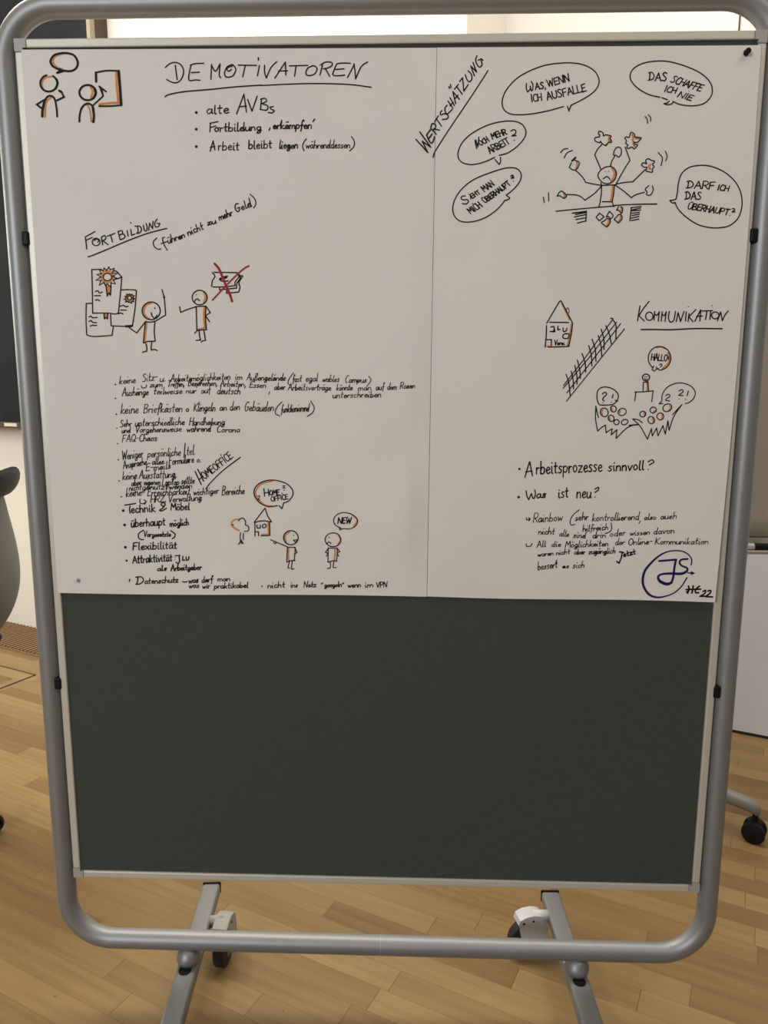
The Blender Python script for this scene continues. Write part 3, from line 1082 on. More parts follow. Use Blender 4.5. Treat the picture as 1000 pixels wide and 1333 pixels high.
def star(i, C_, w, cx, cy, ro, ri, n, ph=0.0, jit=.14):
    r2 = random.Random(5)
    pts = []
    for t in range(2 * n + 1):
        a = ph + math.pi * t / n
        r = (ro if t % 2 == 0 else ri) * (1 + r2.uniform(-jit, jit))
        pts.append((C_[0] + (cx + r * math.cos(a)) / C_[2], C_[1] + (cy + r * math.sin(a)) / C_[2]))
    pts[-1] = pts[0]
    i.stroke(pts, w)


star(k, K1, 1.5, 285, 208, 112, 72, 12, .2)
ellipse(k, K1, 1.5, 290, 213, 45, 40)
star(k, K1, 1.5, 530, 443, 54, 38, 11, .1)
ellipse(k, K1, 1.4, 530, 440, 21, 21)
p = end()


def f(i):
    ellipse(i, K1, 3.4, 288, 211, 60, 58)
    ellipse(i, K1, 2.0, 530, 442, 31, 31)
    trace(i, K1, 4.0, '303,312 304,385')
    trace(i, K1, 3.6, '272,616 273,650')


shade(S, p, f)

k, end = part(S, 'stick_figure_drawing', 'black drawing of a smiling figure holding a certificate, one arm raised')
ellipse(k, K1, 1.7, 765, 580, 98, 96)
trace(k, K1, 1.4, '805,552')
trace(k, K1, 1.6, '~765,600 775,635 805,660 828,628;815,690 922,625;~922,625 915,530 905,430;905,430 882,350;700,700 608,820;608,820 520,758;~703,695 690,820 680,930;~680,930 730,912 810,910;~808,910 798,800 805,695;~703,695 755,703 806,692;~708,935 718,985 716,1015;~716,1018 690,1022 672,1032;~770,920 765,1000 790,1000;~770,1003 805,1000 832,1012')
trace(k, K1, 2.2, '905,432')
p = end()
shade(S, p, lambda i: (trace(i, K1, 2.6, '~765,494 710,520 684,580 704,640 742,668'), trace(i, K1, 2.8, '~714,708 704,820 692,922')))

K2 = (225, 335, 9.524)
k, end = part(S, 'stick_figure_drawing', 'black drawing of a frowning figure with one arm stretched out')
ellipse(k, K2, 1.6, 333, 498, 93, 90)
trace(k, K2, 1.2, '292,465')
trace(k, K2, 1.6, '~265,560 278,530 305,515 330,537;290,612 298,908;285,610 412,604;~410,605 405,750 417,900;~270,940 310,905 360,900 417,893;~290,612 200,640 95,682;95,682 85,612;410,605 465,685;465,685 405,722;405,722 455,798;~325,910 330,970 345,1025;345,1025 288,1030;~385,905 395,970 404,1030;~404,1030 370,1035 350,1052')
p = end()
shade(S, p, lambda i: (trace(i, K2, 2.7, '~384,428 405,490 384,562'), trace(i, K2, 2.6, '~391,615 386,740 398,870'), trace(i, K2, 1.9, '312,892 402,872')))

k, end = part(S, 'banknote_drawing', 'black drawing of a stack of banknotes with a euro sign, crossed out in red')
trace(k, K2, 1.6, '~490,190 522,235 490,290 482,362;510,185 800,190;~500,368 640,365 770,350;~770,350 775,300 820,240 800,195;578,370 580,402;580,402 790,380;~790,380 795,320 835,260 825,215;668,400 665,445;665,445 818,430;~818,430 832,370 820,310 868,230;868,230 828,228')
trace(k, K2, 1.7, '~680,232 620,245 580,270 620,297 685,290;590,262 670,250')
trace(k, K2, 2.4, '585,270 660,252')
p = end()
shade(S, p, lambda i: (trace(i, K2, 3.0, '~518,78 570,140 610,230 650,330 700,440 735,545'), trace(i, K2, 2.0, '~942,105 880,140 800,210 650,360 490,530')),
      M_RED, 'cross_out', 'red marker cross', LR)

# the dense lines of notes
k, end = part(S, 'note_lettering', 'small black handwritten notes on outdoor seats and notices')
for q in ((150.3, 500.5), (150.2, 518.6)):
    k.dot(q[0], q[1], 1.15)
words(k, [('keine', 155.4, 500, 176.3, 498.3, 10.5), ('Sitz-', 185.5, 497, 204.5, 494.5, 10.5), ('u.', 208, 496.8, 216, 496.3, 9),
          ('Arbeitsmöglichkeiten', 222, 497, 299.5, 494, 9.5), ('im', 306, 494.2, 315, 494, 8.5), ('Außengelände', 321, 495, 371.5, 495.5, 9.5),
          ('fast', 381, 497.5, 392.5, 496.5, 9.5), ('egal', 398, 496.8, 413.5, 496, 9.5), ('wables', 419.5, 497, 441.5, 497, 9), ('Campus', 449, 498, 477, 498, 9),
          ('zum', 195, 504, 211, 503.5, 8), ('Treffen,', 218, 503.5, 240, 503, 8.5), ('Besprechen,', 245, 502.5, 283, 502, 8.5),
          ('Arbeiten,', 286.5, 503, 320, 503.5, 8.5), ('Essen', 325, 504.5, 346, 504.5, 8), ('aber', 357, 507.5, 371, 507, 8.5),
          ('Arbeitsverträge', 375, 508, 430.5, 508, 9), ('könnte', 438, 508, 458.5, 508, 8.5), ('man', 466, 508, 483, 508, 8), ('auf', 489.5, 508, 500, 507, 9),
          ('dem', 504, 507, 516, 507, 8.5), ('Rasen', 521, 506, 540, 505, 8), ('unterschreiben', 433, 518, 496, 517, 9),
          ('Aushänge', 159, 515.5, 193, 514, 10.5), ('teilweise', 200, 513.5, 237, 512.5, 9.5), ('nur', 242, 512.2, 255, 512, 8.5), ('auf', 262, 512.5, 274, 510.5, 9.5),
          ('deutsch', 282.5, 513, 312.5, 513, 10.5)], 1.05, join=True, slant=.18)
trace(k, (0, 0, 1), 1.2, '~184,502 185,505 190,504 190.5,501;~382,485.5 376.5,493 375,499 378,501.5;~480,490 483,495 477.5,503;351,510 350,513')
end()
k, end = part(S, 'note_lettering', 'one line of black handwriting on letter boxes')
k.dot(151.4, 539.2, 1.15)
words(k, [('keine', 157, 538.5, 180, 537.5, 13), ('Briefkästen', 187, 537.5, 237, 536, 12), ('o', 242, 536, 246, 535.5, 9), ('Klingeln', 252, 535.5, 280, 535, 11),
          ('an', 286, 534.5, 295, 534, 9.5), ('den', 299, 534, 312, 533.5, 11), ('Gebäuden', 318, 535, 356, 535, 12), ('funktionierend', 366, 537, 402, 535, 10.5)], 1.1, join=True, slant=.18)
trace(k, (0, 0, 1), 1.3, '~367,523 360,531 358.5,538 364,541.5;~404.5,522 409,530 407,537 400,542')
end()
k, end = part(S, 'note_lettering', 'three lines of small black handwriting ending in FAQ-Chaos')
for q in ((152, 557.5), (153, 577.5)):
    k.dot(q[0], q[1], .85)
words(k, [('Sehr', 156.5, 556.5, 171, 554.5, 9), ('unterschiedliche', 175.5, 554.8, 240, 552.8, 10), ('Handhabung', 246.5, 553.5, 292, 553, 9.5),
          ('und', 158.5, 564, 169.5, 562.7, 7.5), ('Vorgehensweise', 176, 563.3, 236, 561.7, 9), ('während', 243, 562.2, 274, 561.3, 9.5), ('Corona', 282, 562.7, 312, 562.7, 8.5),
          ('FAQ-Chaos', 159, 575.7, 204, 573.7, 9.5)], 1.1, join=True, slant=.18)
end()

k, end = part(S, 'note_lettering', 'small black handwritten notes on contact, equipment and availability')
for q in ((154, 598.5), (155, 626), (158, 646.7)):
    k.dot(q[0], q[1], 1.1)
words(k, [('Weniger', 159, 598.7, 186, 594.7, 11.5), ('persönliche', 192, 595.2, 235, 592.7, 11.5), ('tel.', 243, 592.4, 254.5, 591.3, 12),
          ('Ansprache', 160.5, 610.3, 191, 604.7, 10.5), ('alles', 198, 604.8, 213, 604, 9), ('Formulare', 220, 605.3, 252, 601.7, 11), ('o.', 256, 602, 262, 602, 9.5),
          ('E-mails', 190, 613, 222, 610, 9.5), ('keine', 159.5, 624.7, 178, 623, 11), ('Ausstattung,', 181, 623.3, 230, 621.3, 11.5),
          ('aber', 171, 632.7, 184, 631.2, 8.5), ('eigener', 187, 631.3, 208, 631, 8.5), ('Laptop', 211, 631.7, 233, 631, 9.5), ('sollte', 236, 630.2, 253, 629.2, 9),
          ('nicht', 168, 639, 184, 637.7, 9.5), ('genutzt', 185, 638, 218, 636.7, 9.5), ('werden', 220, 637, 250, 635.2, 8.5),
          ('keine', 164, 646.7, 184, 645, 12), ('Erreichbarkeit', 192, 645.7, 247, 643.2, 10.5), ('wichtiger', 252, 645, 284.5, 642.2, 9.5), ('Bereiche', 289, 644.7, 318, 642.7, 11.5),
          ('HRZ,', 196, 654.2, 216, 653.2, 8.5), ('Verwaltung', 219, 654.2, 262, 651.2, 9.5)], 1.1, join=True, slant=.18)
trace(k, (0, 0, 1), 1.3, '241,577 239.5,596;~182,650 182.5,655 187,655.5 190.5,653;187.5,650.5 190.5,653;190.5,653 188,656.5')
end()

R2 = (150, 580, 5.556)
k, end = part(S, 'heading_lettering', 'slanted black underlined heading HOMEOFFICE')
trace(k, R2, 1.6, '578,188 622,282;597,172 640,258;607,246 634,222')
word(k, 'OMEOFFICE', 648, 246, 852, 86, 54, 1.4, R2, slant=0)
trace(k, R2, 1.3, '765,68')
trace(k, R2, 1.5, '~655,315 690,268 780,180 905,85')
end()

T5 = (155, 650, 8.333)
k, end = part(S, 'bullet_lettering', 'black bullet line Technik & Möbel')
trace(k, T5, 2.5, '45,123')
trace(k, T5, 1.7, '62,63 180,45;~118,75 114,110 120,150')
word(k, 'echnik', 132, 150, 392, 132, 82, 1.5, T5, slant=.03, join=False)
trace(k, T5, 1.7, '~478,78 455,55 475,35 500,50 478,90 440,118 465,125 515,96')
word(k, 'Möbel', 562, 120, 765, 116, 78, 1.5, T5, slant=.03, join=False)
end()
k, end = part(S, 'bullet_lettering', 'black bullet lines überhaupt möglich (Vorgesetzte)')
trace(k, T5, 2.5, '60,278')
word(k, 'überhaupt', 132, 302, 500, 278, 82, 1.5, T5, slant=.03, join=False)
word(k, 'möglich', 552, 296, 758, 280, 74, 1.4, T5, slant=.03, join=True)
trace(k, T5, 1.6, '~265,335 215,370 212,415 240,436 265,436;~560,340 605,375 602,408 575,428')
word(k, 'Vorgesetzte', 268, 408, 560, 402, 62, 1.25, T5, join=True)
end()
k, end = part(S, 'bullet_lettering', 'black bullet line Flexibilität')
trace(k, T5, 2.5, '68,520')
word(k, 'Flexibilität', 152, 548, 625, 534, 76, 1.55, T5, slant=.05, join=False)
end()
k, end = part(S, 'bullet_lettering', 'black bullet lines Attraktivität JLU als Arbeitgeber')
trace(k, T5, 2.0, '82,665')
word(k, 'Attraktivität', 148, 695, 575, 668, 80, 1.5, T5, slant=.05, join=False)
trace(k, T5, 1.6, '610,612 662,608;~650,610 655,675 640,697 618,682')
trace(k, T5, .8, '606,630;606,655')
trace(k, T5, 1.6, '692,620 688,662;688,662 714,660;~728,626 730,655 742,662 754,650 757,622')
word(k, 'als', 414, 776, 515, 772, 60, 1.5, T5, join=True)
word(k, 'Arbeitgeber', 562, 776, 895, 762, 68, 1.4, T5, join=True)
end()

T7, T8 = (160, 740, 5.556), (330, 740, 5.405)
k, end = part(S, 'bullet_lettering', 'black notes along the lower edge, starting with Datenschutz')
trace(k, T5, 1.6, '117,868 110,890;~690,893 712,898 738,893')
trace(k, T5, 1.6, '~205,840 200,890 190,922;~180,845 240,842 265,880 230,915 182,922')
word(k, 'atenschutz', 278, 916, 640, 902, 72, 1.3, T5, join=True)
word(k, 'was', 755, 910, 860, 902, 72, 1.3, T5, join=True)
words(k, [('darf', 570, 103, 650, 97, 44), ('man', 685, 92, 775, 89, 40), ('was', 478, 142, 550, 139, 42), ('wir', 575, 146, 630, 143, 40), ('praktikabel', 660, 146, 905, 138, 42)],
      1.25, crop=T7, join=True)
end()
k, end = part(S, 'bullet_lettering', 'black note at the lower edge about googling without VPN')
trace(k, T8, 1.4, '60,125')
words(k, [('nicht', 100, 138, 220, 132, 44), ('ins', 262, 133, 310, 132, 40), ('Netz', 355, 133, 440, 130, 42), ('googeln', 500, 132, 620, 128, 38),
          ('wenn', 665, 135, 755, 130, 40), ('im', 785, 133, 840, 130, 40), ('VPN', 865, 135, 940, 130, 36)], 1.2, crop=T8, join=True)
trace(k, T8, 1.1, '480,102 478,110;488,102 486,110;628,102 626,110;636,101 634,109')
end()

M1 = (295, 615, 5.556)
k, end = part(S, 'speech_bubble_drawing', 'black speech bubble reading HOME OFFICE over a house')
trace(k, M1, 1.5, '~368,240 300,247 235,215 200,160 210,105 260,68 335,55 420,75 470,115 480,160 450,205 410,222;380,240 400,262;400,262 412,226')
trace(k, M1, 1.5, '270,118 275,172;303,122 306,170;272,148 304,145')
word(k, 'OME', 312, 165, 382, 162, 36, 1.4, M1, slant=0)
word(k, 'OFFICE', 324, 211, 445, 192, 34, 1.3, M1, slant=0)
trace(k, M1, 1.2, '~405,98 420,95 412,110 405,112;405,112 425,112;417,128;~225,172 240,170 232,188 226,192;226,192 240,198;402,152')
p = end()
shade(S, p, lambda i: trace(i, M1, 2.0, '~335,62 255,82 214,128 214,172 242,210 285,238 330,243'))

k, end = part(S, 'house_drawing', 'small black drawing of a house with a pointed roof')
trace(k, M1, 1.5, '200,360 278,258;~278,258 298,315 325,358;~200,362 260,350 325,358;205,365 205,460;310,362 313,455;250,457 305,457;~220,380 221,400 232,404 243,400 243,380;~262,378 260,395 272,400 286,392 282,376 270,374;205,430 230,428;230,428 232,458')
p = end()
shade(S, p, lambda i: (trace(i, M1, 2.2, '300,366 305,450'), trace(i, M1, 1.8, '255,449 305,448')))

k, end = part(S, 'tree_drawing', 'small black drawing of a tree')
trace(k, M1, 1.4, '~88,350 100,335 120,332 137,355 135,378;~135,378 158,392 158,420 130,426;~100,436 98,465 100,495;122,440 120,485;105,490 88,520;104,490 122,516;108,492 106,516;38,378 48,380')
p = end()
shade(S, p, lambda i: (trace(i, M1, 2.3, '~92,338 52,345 36,372 55,400 90,420'), trace(i, M1, 1.8, '103,494 88,520;106,494 118,514')))

k, end = part(S, 'stick_figure_drawing', 'black drawing of a figure pointing at the house')
ellipse(k, M1, 1.5, 465, 472, 53, 51)
trace(k, M1, 1.3, '~485,490 512,488 498,503 485,492;~440,538 370,508 318,487;~340,505 350,515 360,508;440,540 435,650;440,540 497,542;~497,542 493,600 488,640;~435,650 465,638 497,637;492,545 510,578;510,578 490,592;~455,645 444,688 456,692;~475,642 470,697 488,696')
trace(k, M1, 1.0, '485,453')
p = end()
shade(S, p, lambda i: (trace(i, M1, 2.4, '~455,428 422,462 430,505'), trace(i, M1, 2.2, '~450,546 447,590 450,636')))

k, end = part(S, 'stick_figure_drawing', 'black drawing of a frowning figure with hands on hips under a NEW bubble')
ellipse(k, M1, 1.4, 770, 487, 57, 50)
trace(k, M1, 1.3, '~725,517 740,502 756,514;735,547 733,650;735,547 800,547;~800,547 800,600 795,645;~735,650 765,640 797,640;735,550 714,578;714,578 736,586;732,588 722,606;800,550 820,572;820,572 798,582;798,582 812,606;~750,648 750,688 730,695;~775,645 772,685 793,688;'
      '~828,404 785,378 775,340 800,305 850,290 910,305 948,345 932,388 890,408 850,406;815,395 820,415;820,415 850,405;875,325')
trace(k, M1, 1.0, '742,470')
word(k, 'NEW', 805, 369, 900, 369, 40, 1.5, M1, slant=.1)
p = end()
shade(S, p, lambda i: (trace(i, M1, 2.2, '~808,450 822,487 806,522'), trace(i, M1, 2.2, '~784,556 784,600 780,638'), trace(i, M1, 1.8, '~908,308 942,345 915,398')))

# ---------------------------------------------------------------- writing and drawings, right sheet
S = SHEET_R
C6 = (535, 65, 9.524)
k, end = part(S, 'heading_lettering', 'steeply slanted black underlined heading WERTSCHÄTZUNG')
trace(k, C6, 1.7, '62,1108 210,1272;210,1272 140,1130;140,1130 245,1205;245,1205 110,1015;195,1050 240,990;~195,1050 215,1105 245,1150 270,1140 292,1075;225,1092 262,1040;245,970 315,1045;~245,970 262,915 300,922 306,958 275,992;282,978 355,995;295,890 340,815;320,860 380,945;'
      '~385,750 365,780 372,805 420,790 462,815 450,852 390,862;~450,685 423,720 430,775 455,790 512,738;460,632 520,722;485,592 540,692;485,692 525,648;555,665 520,515;520,515 602,612;540,612 585,560;470,455 480,475;490,428 497,464;540,487 590,425;570,458 636,546;605,390 640,345;~640,345 650,430 655,512;655,512 710,430;'
      '~675,305 690,355 722,395 755,362 748,300 708,258;788,320 742,198;742,198 815,275;815,275 770,155;~820,72 805,110 815,170 850,212 882,185 872,130;~835,125 858,118 872,110 892,128')
trace(k, C6, 1.6, '~955,255 900,345 700,650 480,975 320,1225 290,1280 275,1330')
end()

B1 = (650, 75, 7.407)
k, end = part(S, 'speech_bubble_drawing', 'black speech bubble reading WAS, WENN ICH AUSFALLE')
trace(k, B1, 1.6, '~620,472 480,510 330,540 200,550 100,540 40,490 30,410 70,310 170,200 300,125 450,72 600,52 720,52 830,75 920,130 962,210 950,280 900,340 800,405 690,460;658,470 674,516;670,514 694,462')
trace(k, B1, 1.6, '~262,250 262,300 275,332;~275,332 300,300 298,275;~298,275 310,318 322,312;~322,312 325,260 308,230')
word(k, 'AS,', 350, 308, 452, 296, 62, 1.6, B1, slant=0)
word(k, 'WENN', 472, 282, 682, 226, 66, 1.6, B1, slant=0)
word(k, 'ICH', 312, 426, 412, 412, 68, 1.6, B1, slant=0)
word(k, 'AUSFALLE', 465, 410, 840, 322, 72, 1.6, B1, slant=0)
end()

B2 = (815, 75, 8.333)
k, end = part(S, 'speech_bubble_drawing', 'black speech bubble reading DAS SCHAFFE ICH NIE')
trace(k, B2, 1.6, '~370,430 250,400 140,340 70,270 45,210 65,140 130,85 230,50 350,36 480,45 640,90 780,150 870,215 925,290 938,370 910,440 850,495 760,520 660,520 580,505 510,475;~515,478 495,502 450,510 412,500;~412,500 450,490 470,470;390,435 450,455')
word(k, 'DAS', 245, 245, 440, 255, 88, 1.6, B2, slant=.05)
word(k, 'SCHAFFE', 480, 262, 805, 368, 76, 1.6, B2, slant=.3)
word(k, 'ICH', 412, 368, 535, 385, 66, 1.6, B2, slant=.3)
word(k, 'NIE', 560, 422, 705, 468, 62, 1.6, B2, slant=.3)
trace(k, B2, .9, '685,362')
end()

B3 = (590, 150, 10)
k, end = part(S, 'speech_bubble_drawing', 'black speech bubble reading NOCH MEHR ARBEIT?')
trace(k, B3, 1.6, '~540,548 440,595 330,630 220,642 120,615 70,560 65,480 110,370 200,270 320,190 460,125 600,88 720,75 830,85 910,130 948,210 930,290 870,370 790,440 700,495 600,522;545,575 600,642;~600,642 618,600 616,548')
trace(k, B3, 1.6, '284,328 306,432;296,322 322,412;~322,412 330,350 335,285')
word(k, 'OCH', 360, 398, 470, 338, 70, 1.6, B3, slant=-.1)
word(k, 'MEHR', 515, 312, 702, 248, 78, 1.6, B3, slant=-.1)
word(k, 'ARBEIT', 482, 498, 750, 362, 88, 1.6, B3, slant=-.15)
trace(k, B3, 1.6, '~752,206 782,188 815,200 810,240 768,268 820,265')
trace(k, B3, 1.2, '796,326')
end()

B4 = (583, 212, 9.524)
k, end = part(S, 'speech_bubble_drawing', 'black speech bubble reading SIEHT MAN MICH ÜBERHAUPT?')
trace(k, B4, 1.6, '~702,475 620,570 500,660 370,715 240,735 140,715 80,650 62,560 90,450 160,340 270,240 400,170 560,110 700,68 800,60 870,80 910,140 900,215 850,290 790,350 725,400;725,400 770,435;~770,435 750,455 705,465')
trace(k, B4, 1.6, '~218,410 180,412 166,440 190,458 240,455 256,480 232,508 182,506;280,405 288,445')
trace(k, B4, 1.0, '260,388;306,500')
word(k, 'EHT', 310, 440, 412, 376, 56, 1.5, B4, slant=-.2)
word(k, 'MAN', 458, 358, 585, 275, 78, 1.5, B4, slant=-.2)
word(k, 'MICH', 288, 634, 430, 540, 82, 1.6, B4, slant=-.2)
word(k, 'ÜBERHAUPT', 468, 498, 790, 268, 66, 1.6, B4, slant=-.2)
trace(k, B4, 1.8, '~782,165 800,152 812,165 790,190;788,192 820,186')
trace(k, B4, 1.1, '815,228')
end()

F1, F2 = (700, 145, 8.6), (775, 145, 8.6)
k, end = part(S, 'juggler_drawing', 'black drawing of a frowning figure with eight arms behind a table')
trace(k, F2, 1.5, '~60,660 120,622 190,622 235,680 220,760 160,806 90,800 42,750 32,710 60,660;~90,755 125,730 150,740 165,762;65,800 70,830;65,828 232,822;~72,830 68,920 55,1010;~58,1015 48,1045 38,1075;80,1010 190,1012;~215,830 207,920 190,1010;190,1010 202,1052')
trace(k, F2, .9, '112,672;152,670')
trace(k, F1, 1.5, '~205,1118 400,1098 690,1072 860,1060;~710,828 620,812 537,794;~537,794 510,745 460,690 420,657;~715,835 640,915 530,994;~530,994 490,958 430,935 330,930;~708,650 685,590 640,487;~640,487 670,425 720,370')
trace(k, F2, 1.5, '~200,1053 440,1040 690,1035;~172,615 185,560 220,500;~230,820 330,640 390,548;390,548 335,400;~230,815 330,795 422,787;422,787 560,650;~225,825 330,900 405,966;~405,966 450,935 550,905')
trace(k, F1, 1.4, '~258,462 290,425 340,415;~298,520 330,465 390,436;65,960 75,1022;122,908 125,1003')
trace(k, F2, 1.4, '~558,55 582,88 587,134;~595,38 622,70 620,108;~705,460 752,520 738,606;~785,445 806,500 790,555')
p = end()
shade(S, p, lambda i: (trace(i, F2, 3.0, '~192,634 216,685 206,740 178,786'), trace(i, F2, 3.2, '~200,838 192,920 176,1000'), trace(i, F2, 1.4, '~430,1045 560,1042 688,1044')))

k, end = part(S, 'puzzle_piece_drawing', 'black outlines of the puzzle pieces and scraps round the figure')
trace(k, F1, 1.5, '380,575 355,625;~355,625 385,650 425,655 455,620 465,570 400,542 383,555;~265,890 240,910 218,950;~218,950 250,945 295,972 325,945 290,905 265,890;'
      '~690,222 722,232 735,250 738,275 765,262 822,275 812,302 828,330 820,350 792,345 768,382 725,362 705,335 695,350 645,330 645,295 690,285 695,262 680,250 690,222')
trace(k, F1, 2.4, '388,552 425,516')
trace(k, F2, 1.5, '~400,235 440,255 442,285 475,290 515,298 475,345 442,345 445,368 475,375 440,418 410,400 370,415 355,400 365,375 340,355 350,330 332,300 350,285 380,290 400,235;~260,400 225,420 205,485 235,490 260,512 290,480 290,420 260,400;'
      '~595,530 635,550 662,555 660,575 640,590 660,620 640,645 640,680 600,675 570,665 580,625 550,625 520,600 540,575 575,585 565,550 595,530;~600,832 560,870 580,900 575,932 620,935 650,880 640,835;'
      '48,1138 10,1185;10,1185 45,1225;45,1225 100,1180;100,1180 48,1138;~160,1120 140,1150 125,1182;~125,1182 150,1178 175,1200 200,1165 162,1120;~130,1200 110,1220 70,1245 100,1270 130,1292 165,1250 165,1210 130,1200;~262,1066 250,1085 240,1105;~240,1105 265,1108 295,1142 308,1085 285,1066;~265,1155 240,1180 212,1210 235,1225 260,1248 300,1200 292,1162 265,1155')
p = end()


def f(i):
    trace(i, F1, 2.4, '~440,568 442,600 432,640;~292,922 305,940 300,958')
    trace(i, F1, 2.2, '~800,282 796,325;768,366 770,372;805,318 812,340')
    trace(i, F2, 2.6, '~415,262 425,290 420,330;455,302 495,304;~432,340 428,365 440,392')
    trace(i, F2, 1.8, '~620,590 612,620 622,650;600,600 604,650')
    trace(i, F2, 2.4, '~152,1214 150,1240 132,1278;~292,1080 294,1122;~285,1176 285,1200 262,1236')


shade(S, p, f)

k, end = part(S, 'hatching_drawing', 'black hatched table legs')
trace(k, F1, 1.5, '548,1115 540,1232;385,1138 545,1118;425,1155 545,1130;410,1182 540,1155;430,1210 540,1190;445,1250 540,1225;400,1140 545,1122')
trace(k, F2, 1.5, '405,1075 388,1226;400,1080 515,1062;410,1105 510,1080;410,1112 510,1105;410,1140 495,1130;410,1166 495,1150;405,1195 490,1175;405,1222 490,1205')
end()

B5 = (868, 205, 9.8)
k, end = part(S, 'speech_bubble_drawing', 'black round speech bubble reading DARF ICH DAS ÜBERHAUPT?')
trace(k, B5, 1.6, '~120,530 138,440 150,330 190,210 280,130 400,102 530,105 660,145 780,215 880,315 940,430 963,560 950,680 900,790 800,870 680,895 560,895 400,855 250,760 150,660 105,572;~120,530 80,545 40,548;~40,548 70,578 112,575')
word(k, 'DARF', 255, 390, 605, 405, 92, 1.6, B5, slant=.12)
word(k, 'ICH', 645, 415, 785, 432, 68, 1.6, B5, slant=.15)
word(k, 'DAS', 238, 530, 440, 536, 92, 1.6, B5, slant=.05)
word(k, 'ÜBERHAUPT', 265, 655, 785, 735, 80, 1.6, B5, slant=.2)
trace(k, B5, 1.6, '~838,655 860,652 866,672 838,692;836,694 872,694')
trace(k, B5, 1.1, '806,738')
end()

H2 = (820, 385, 7.143)
k, end = part(S, 'heading_lettering', 'black underlined heading KOMMUNIKATION')
trace(k, H2, 1.6, '95,95 72,235;~180,52 130,115 85,185;85,185 135,235;232,145 225,225;~234,170 252,182 275,152;275,148 265,236;302,150 292,236;~303,172 320,185 340,152;340,148 328,238;~368,145 360,205 378,244 410,225 425,145;432,240 450,155;450,155 472,240;472,240 505,145;525,150 518,235;552,165 542,240;615,128 550,195;550,195 588,240;605,238 660,130;660,130 652,235;622,192 675,188;670,142 770,138;718,145 705,222;752,150 745,220;815,235 845,150;845,150 862,232;~862,232 885,180 915,142')
ellipse(k, H2, 1.6, 182, 190, 34, 38)
ellipse(k, H2, 1.6, 795, 182, 34, 32)
trace(k, H2, 1.1, '545,103;765,92')
trace(k, H2, 1.8, '~105,314 250,314 400,315 600,305 860,306')
end()

H1 = (695, 380, 8)
k, end = part(S, 'house_drawing', 'black drawing of a gabled house lettered JLU Verw.')
trace(k, H1, 1.6, '135,325 265,104;~265,104 280,92 290,104;290,104 405,325;165,316 362,318;~133,350 130,450 118,575;~405,325 390,440 365,568;150,575 355,568;130,497 185,497;185,497 182,555')
trace(k, H1, 1.1, '~338,212 342,178 355,168 368,190 366,220')
trace(k, H1, 1.6, '~178,366 208,360 212,385 205,408 170,412;170,412 220,416;~215,385 220,405 218,416;252,358 250,395;250,395 274,390;~305,375 308,408 325,412 340,400 345,378;~312,442 364,437 356,482 305,478 312,442')
word(k, 'Verw.', 215, 552, 325, 552, 50, 1.4, H1, slant=.1)
p = end()
shade(S, p, lambda i: (trace(i, H1, 1.8, '294,124 372,288'), trace(i, H1, 2.5, '~393,335 378,440 352,564'), trace(i, H1, 1.8, '130,566 188,562')))

k, end = part(S, 'fence_drawing', 'black drawing of a long slanted fence')
trace(k, H1, 1.4, '340,1138 640,765;640,765 945,385;~345,1050 620,700 905,330;305,1005 580,680;580,680 862,315;310,975 540,680;540,680 828,278;800,273 828,280')
trace(k, H1, 1.6, '~338,858 365,950 380,1085;~390,825 410,920 415,1010;~428,765 450,880 450,960;~455,710 480,820 485,900;~503,642 535,740 540,835;~572,560 600,660 605,770;~608,492 640,600 648,725;~672,455 700,560 708,670;~702,388 730,490 732,600;~750,350 785,430 808,540;~825,290 856,350 855,485')
end()

H3 = (765, 440, 6.667)
k, end = part(S, 'speech_bubble_drawing', 'small black round speech bubble reading HALLO!')
ellipse(k, H3, 1.5, 625, 175, 98, 102, 130, 440)
trace(k, H3, 1.4, '575,242 560,275;~560,275 580,285 598,270;~598,250 602,268 615,262;~612,268 630,280 655,272')
word(k, 'HALLO', 552, 192, 690, 202, 58, 1.4, H3, slant=.05)
trace(k, H3, 1.4, '705,160 703,185;~625,232 640,225 645,238 632,252')
p = end()
shade(S, p, lambda i: (trace(i, H3, 2.4, '~700,130 712,175 695,225 655,262'), trace(i, H3, 1.6, '~600,84 640,80 670,92')))

k, end = part(S, 'audience_drawing', 'black drawing of a speaker at a table before a crowd of heads')
ellipse(k, H3, 1.6, 508, 342, 31, 29)
trace(k, H3, 1.1, '~495,350 505,360 520,355;500,338;515,336')
trace(k, H3, 1.4, '485,385 482,455;482,385 527,380;525,380 530,458;420,472 410,545;~412,468 490,466 570,458;570,458 557,552')
for (x, y, rx, ry) in ((145, 645, 34, 38), (225, 615, 25, 27), (300, 642, 36, 30), (205, 697, 25, 28), (252, 730, 23, 22), (322, 730, 30, 22),
                       (480, 660, 26, 24), (570, 625, 28, 25), (553, 712, 28, 32), (632, 680, 29, 30), (693, 605, 40, 32)):
    ellipse(k, H3, 1.4, x, y, rx, ry, 20, 380, -25)
trace(k, H3, 1.4, '~95,690 82,640 72,590;~72,590 70,700 88,808;~88,808 118,780 155,755;155,755 162,822;~162,822 185,805 215,788;215,788 205,842;205,842 255,795;255,795 248,872;~248,872 330,790 390,758 435,752;~475,735 440,710 392,702;~392,702 460,770 520,878;520,878 555,785;555,785 562,850;562,850 600,780;600,780 612,850;612,850 655,760;655,760 675,835;675,835 698,718;698,718 708,802;~708,802 750,680 820,577;~820,577 775,625 738,665')
trace(k, H3, 1.8, '362,758 430,752')
p = end()


def f(i):
    trace(i, H3, 2.4, '~518,390 520,420 518,455')
    trace(i, H3, 2.0, '~130,625 122,645 130,665;~212,610 215,630;~282,630 280,650;~190,690 195,712;~492,650 495,670;~575,638 590,630;~565,695 570,730;~648,670 645,700;~715,590 722,610 708,625')


shade(S, p, f)

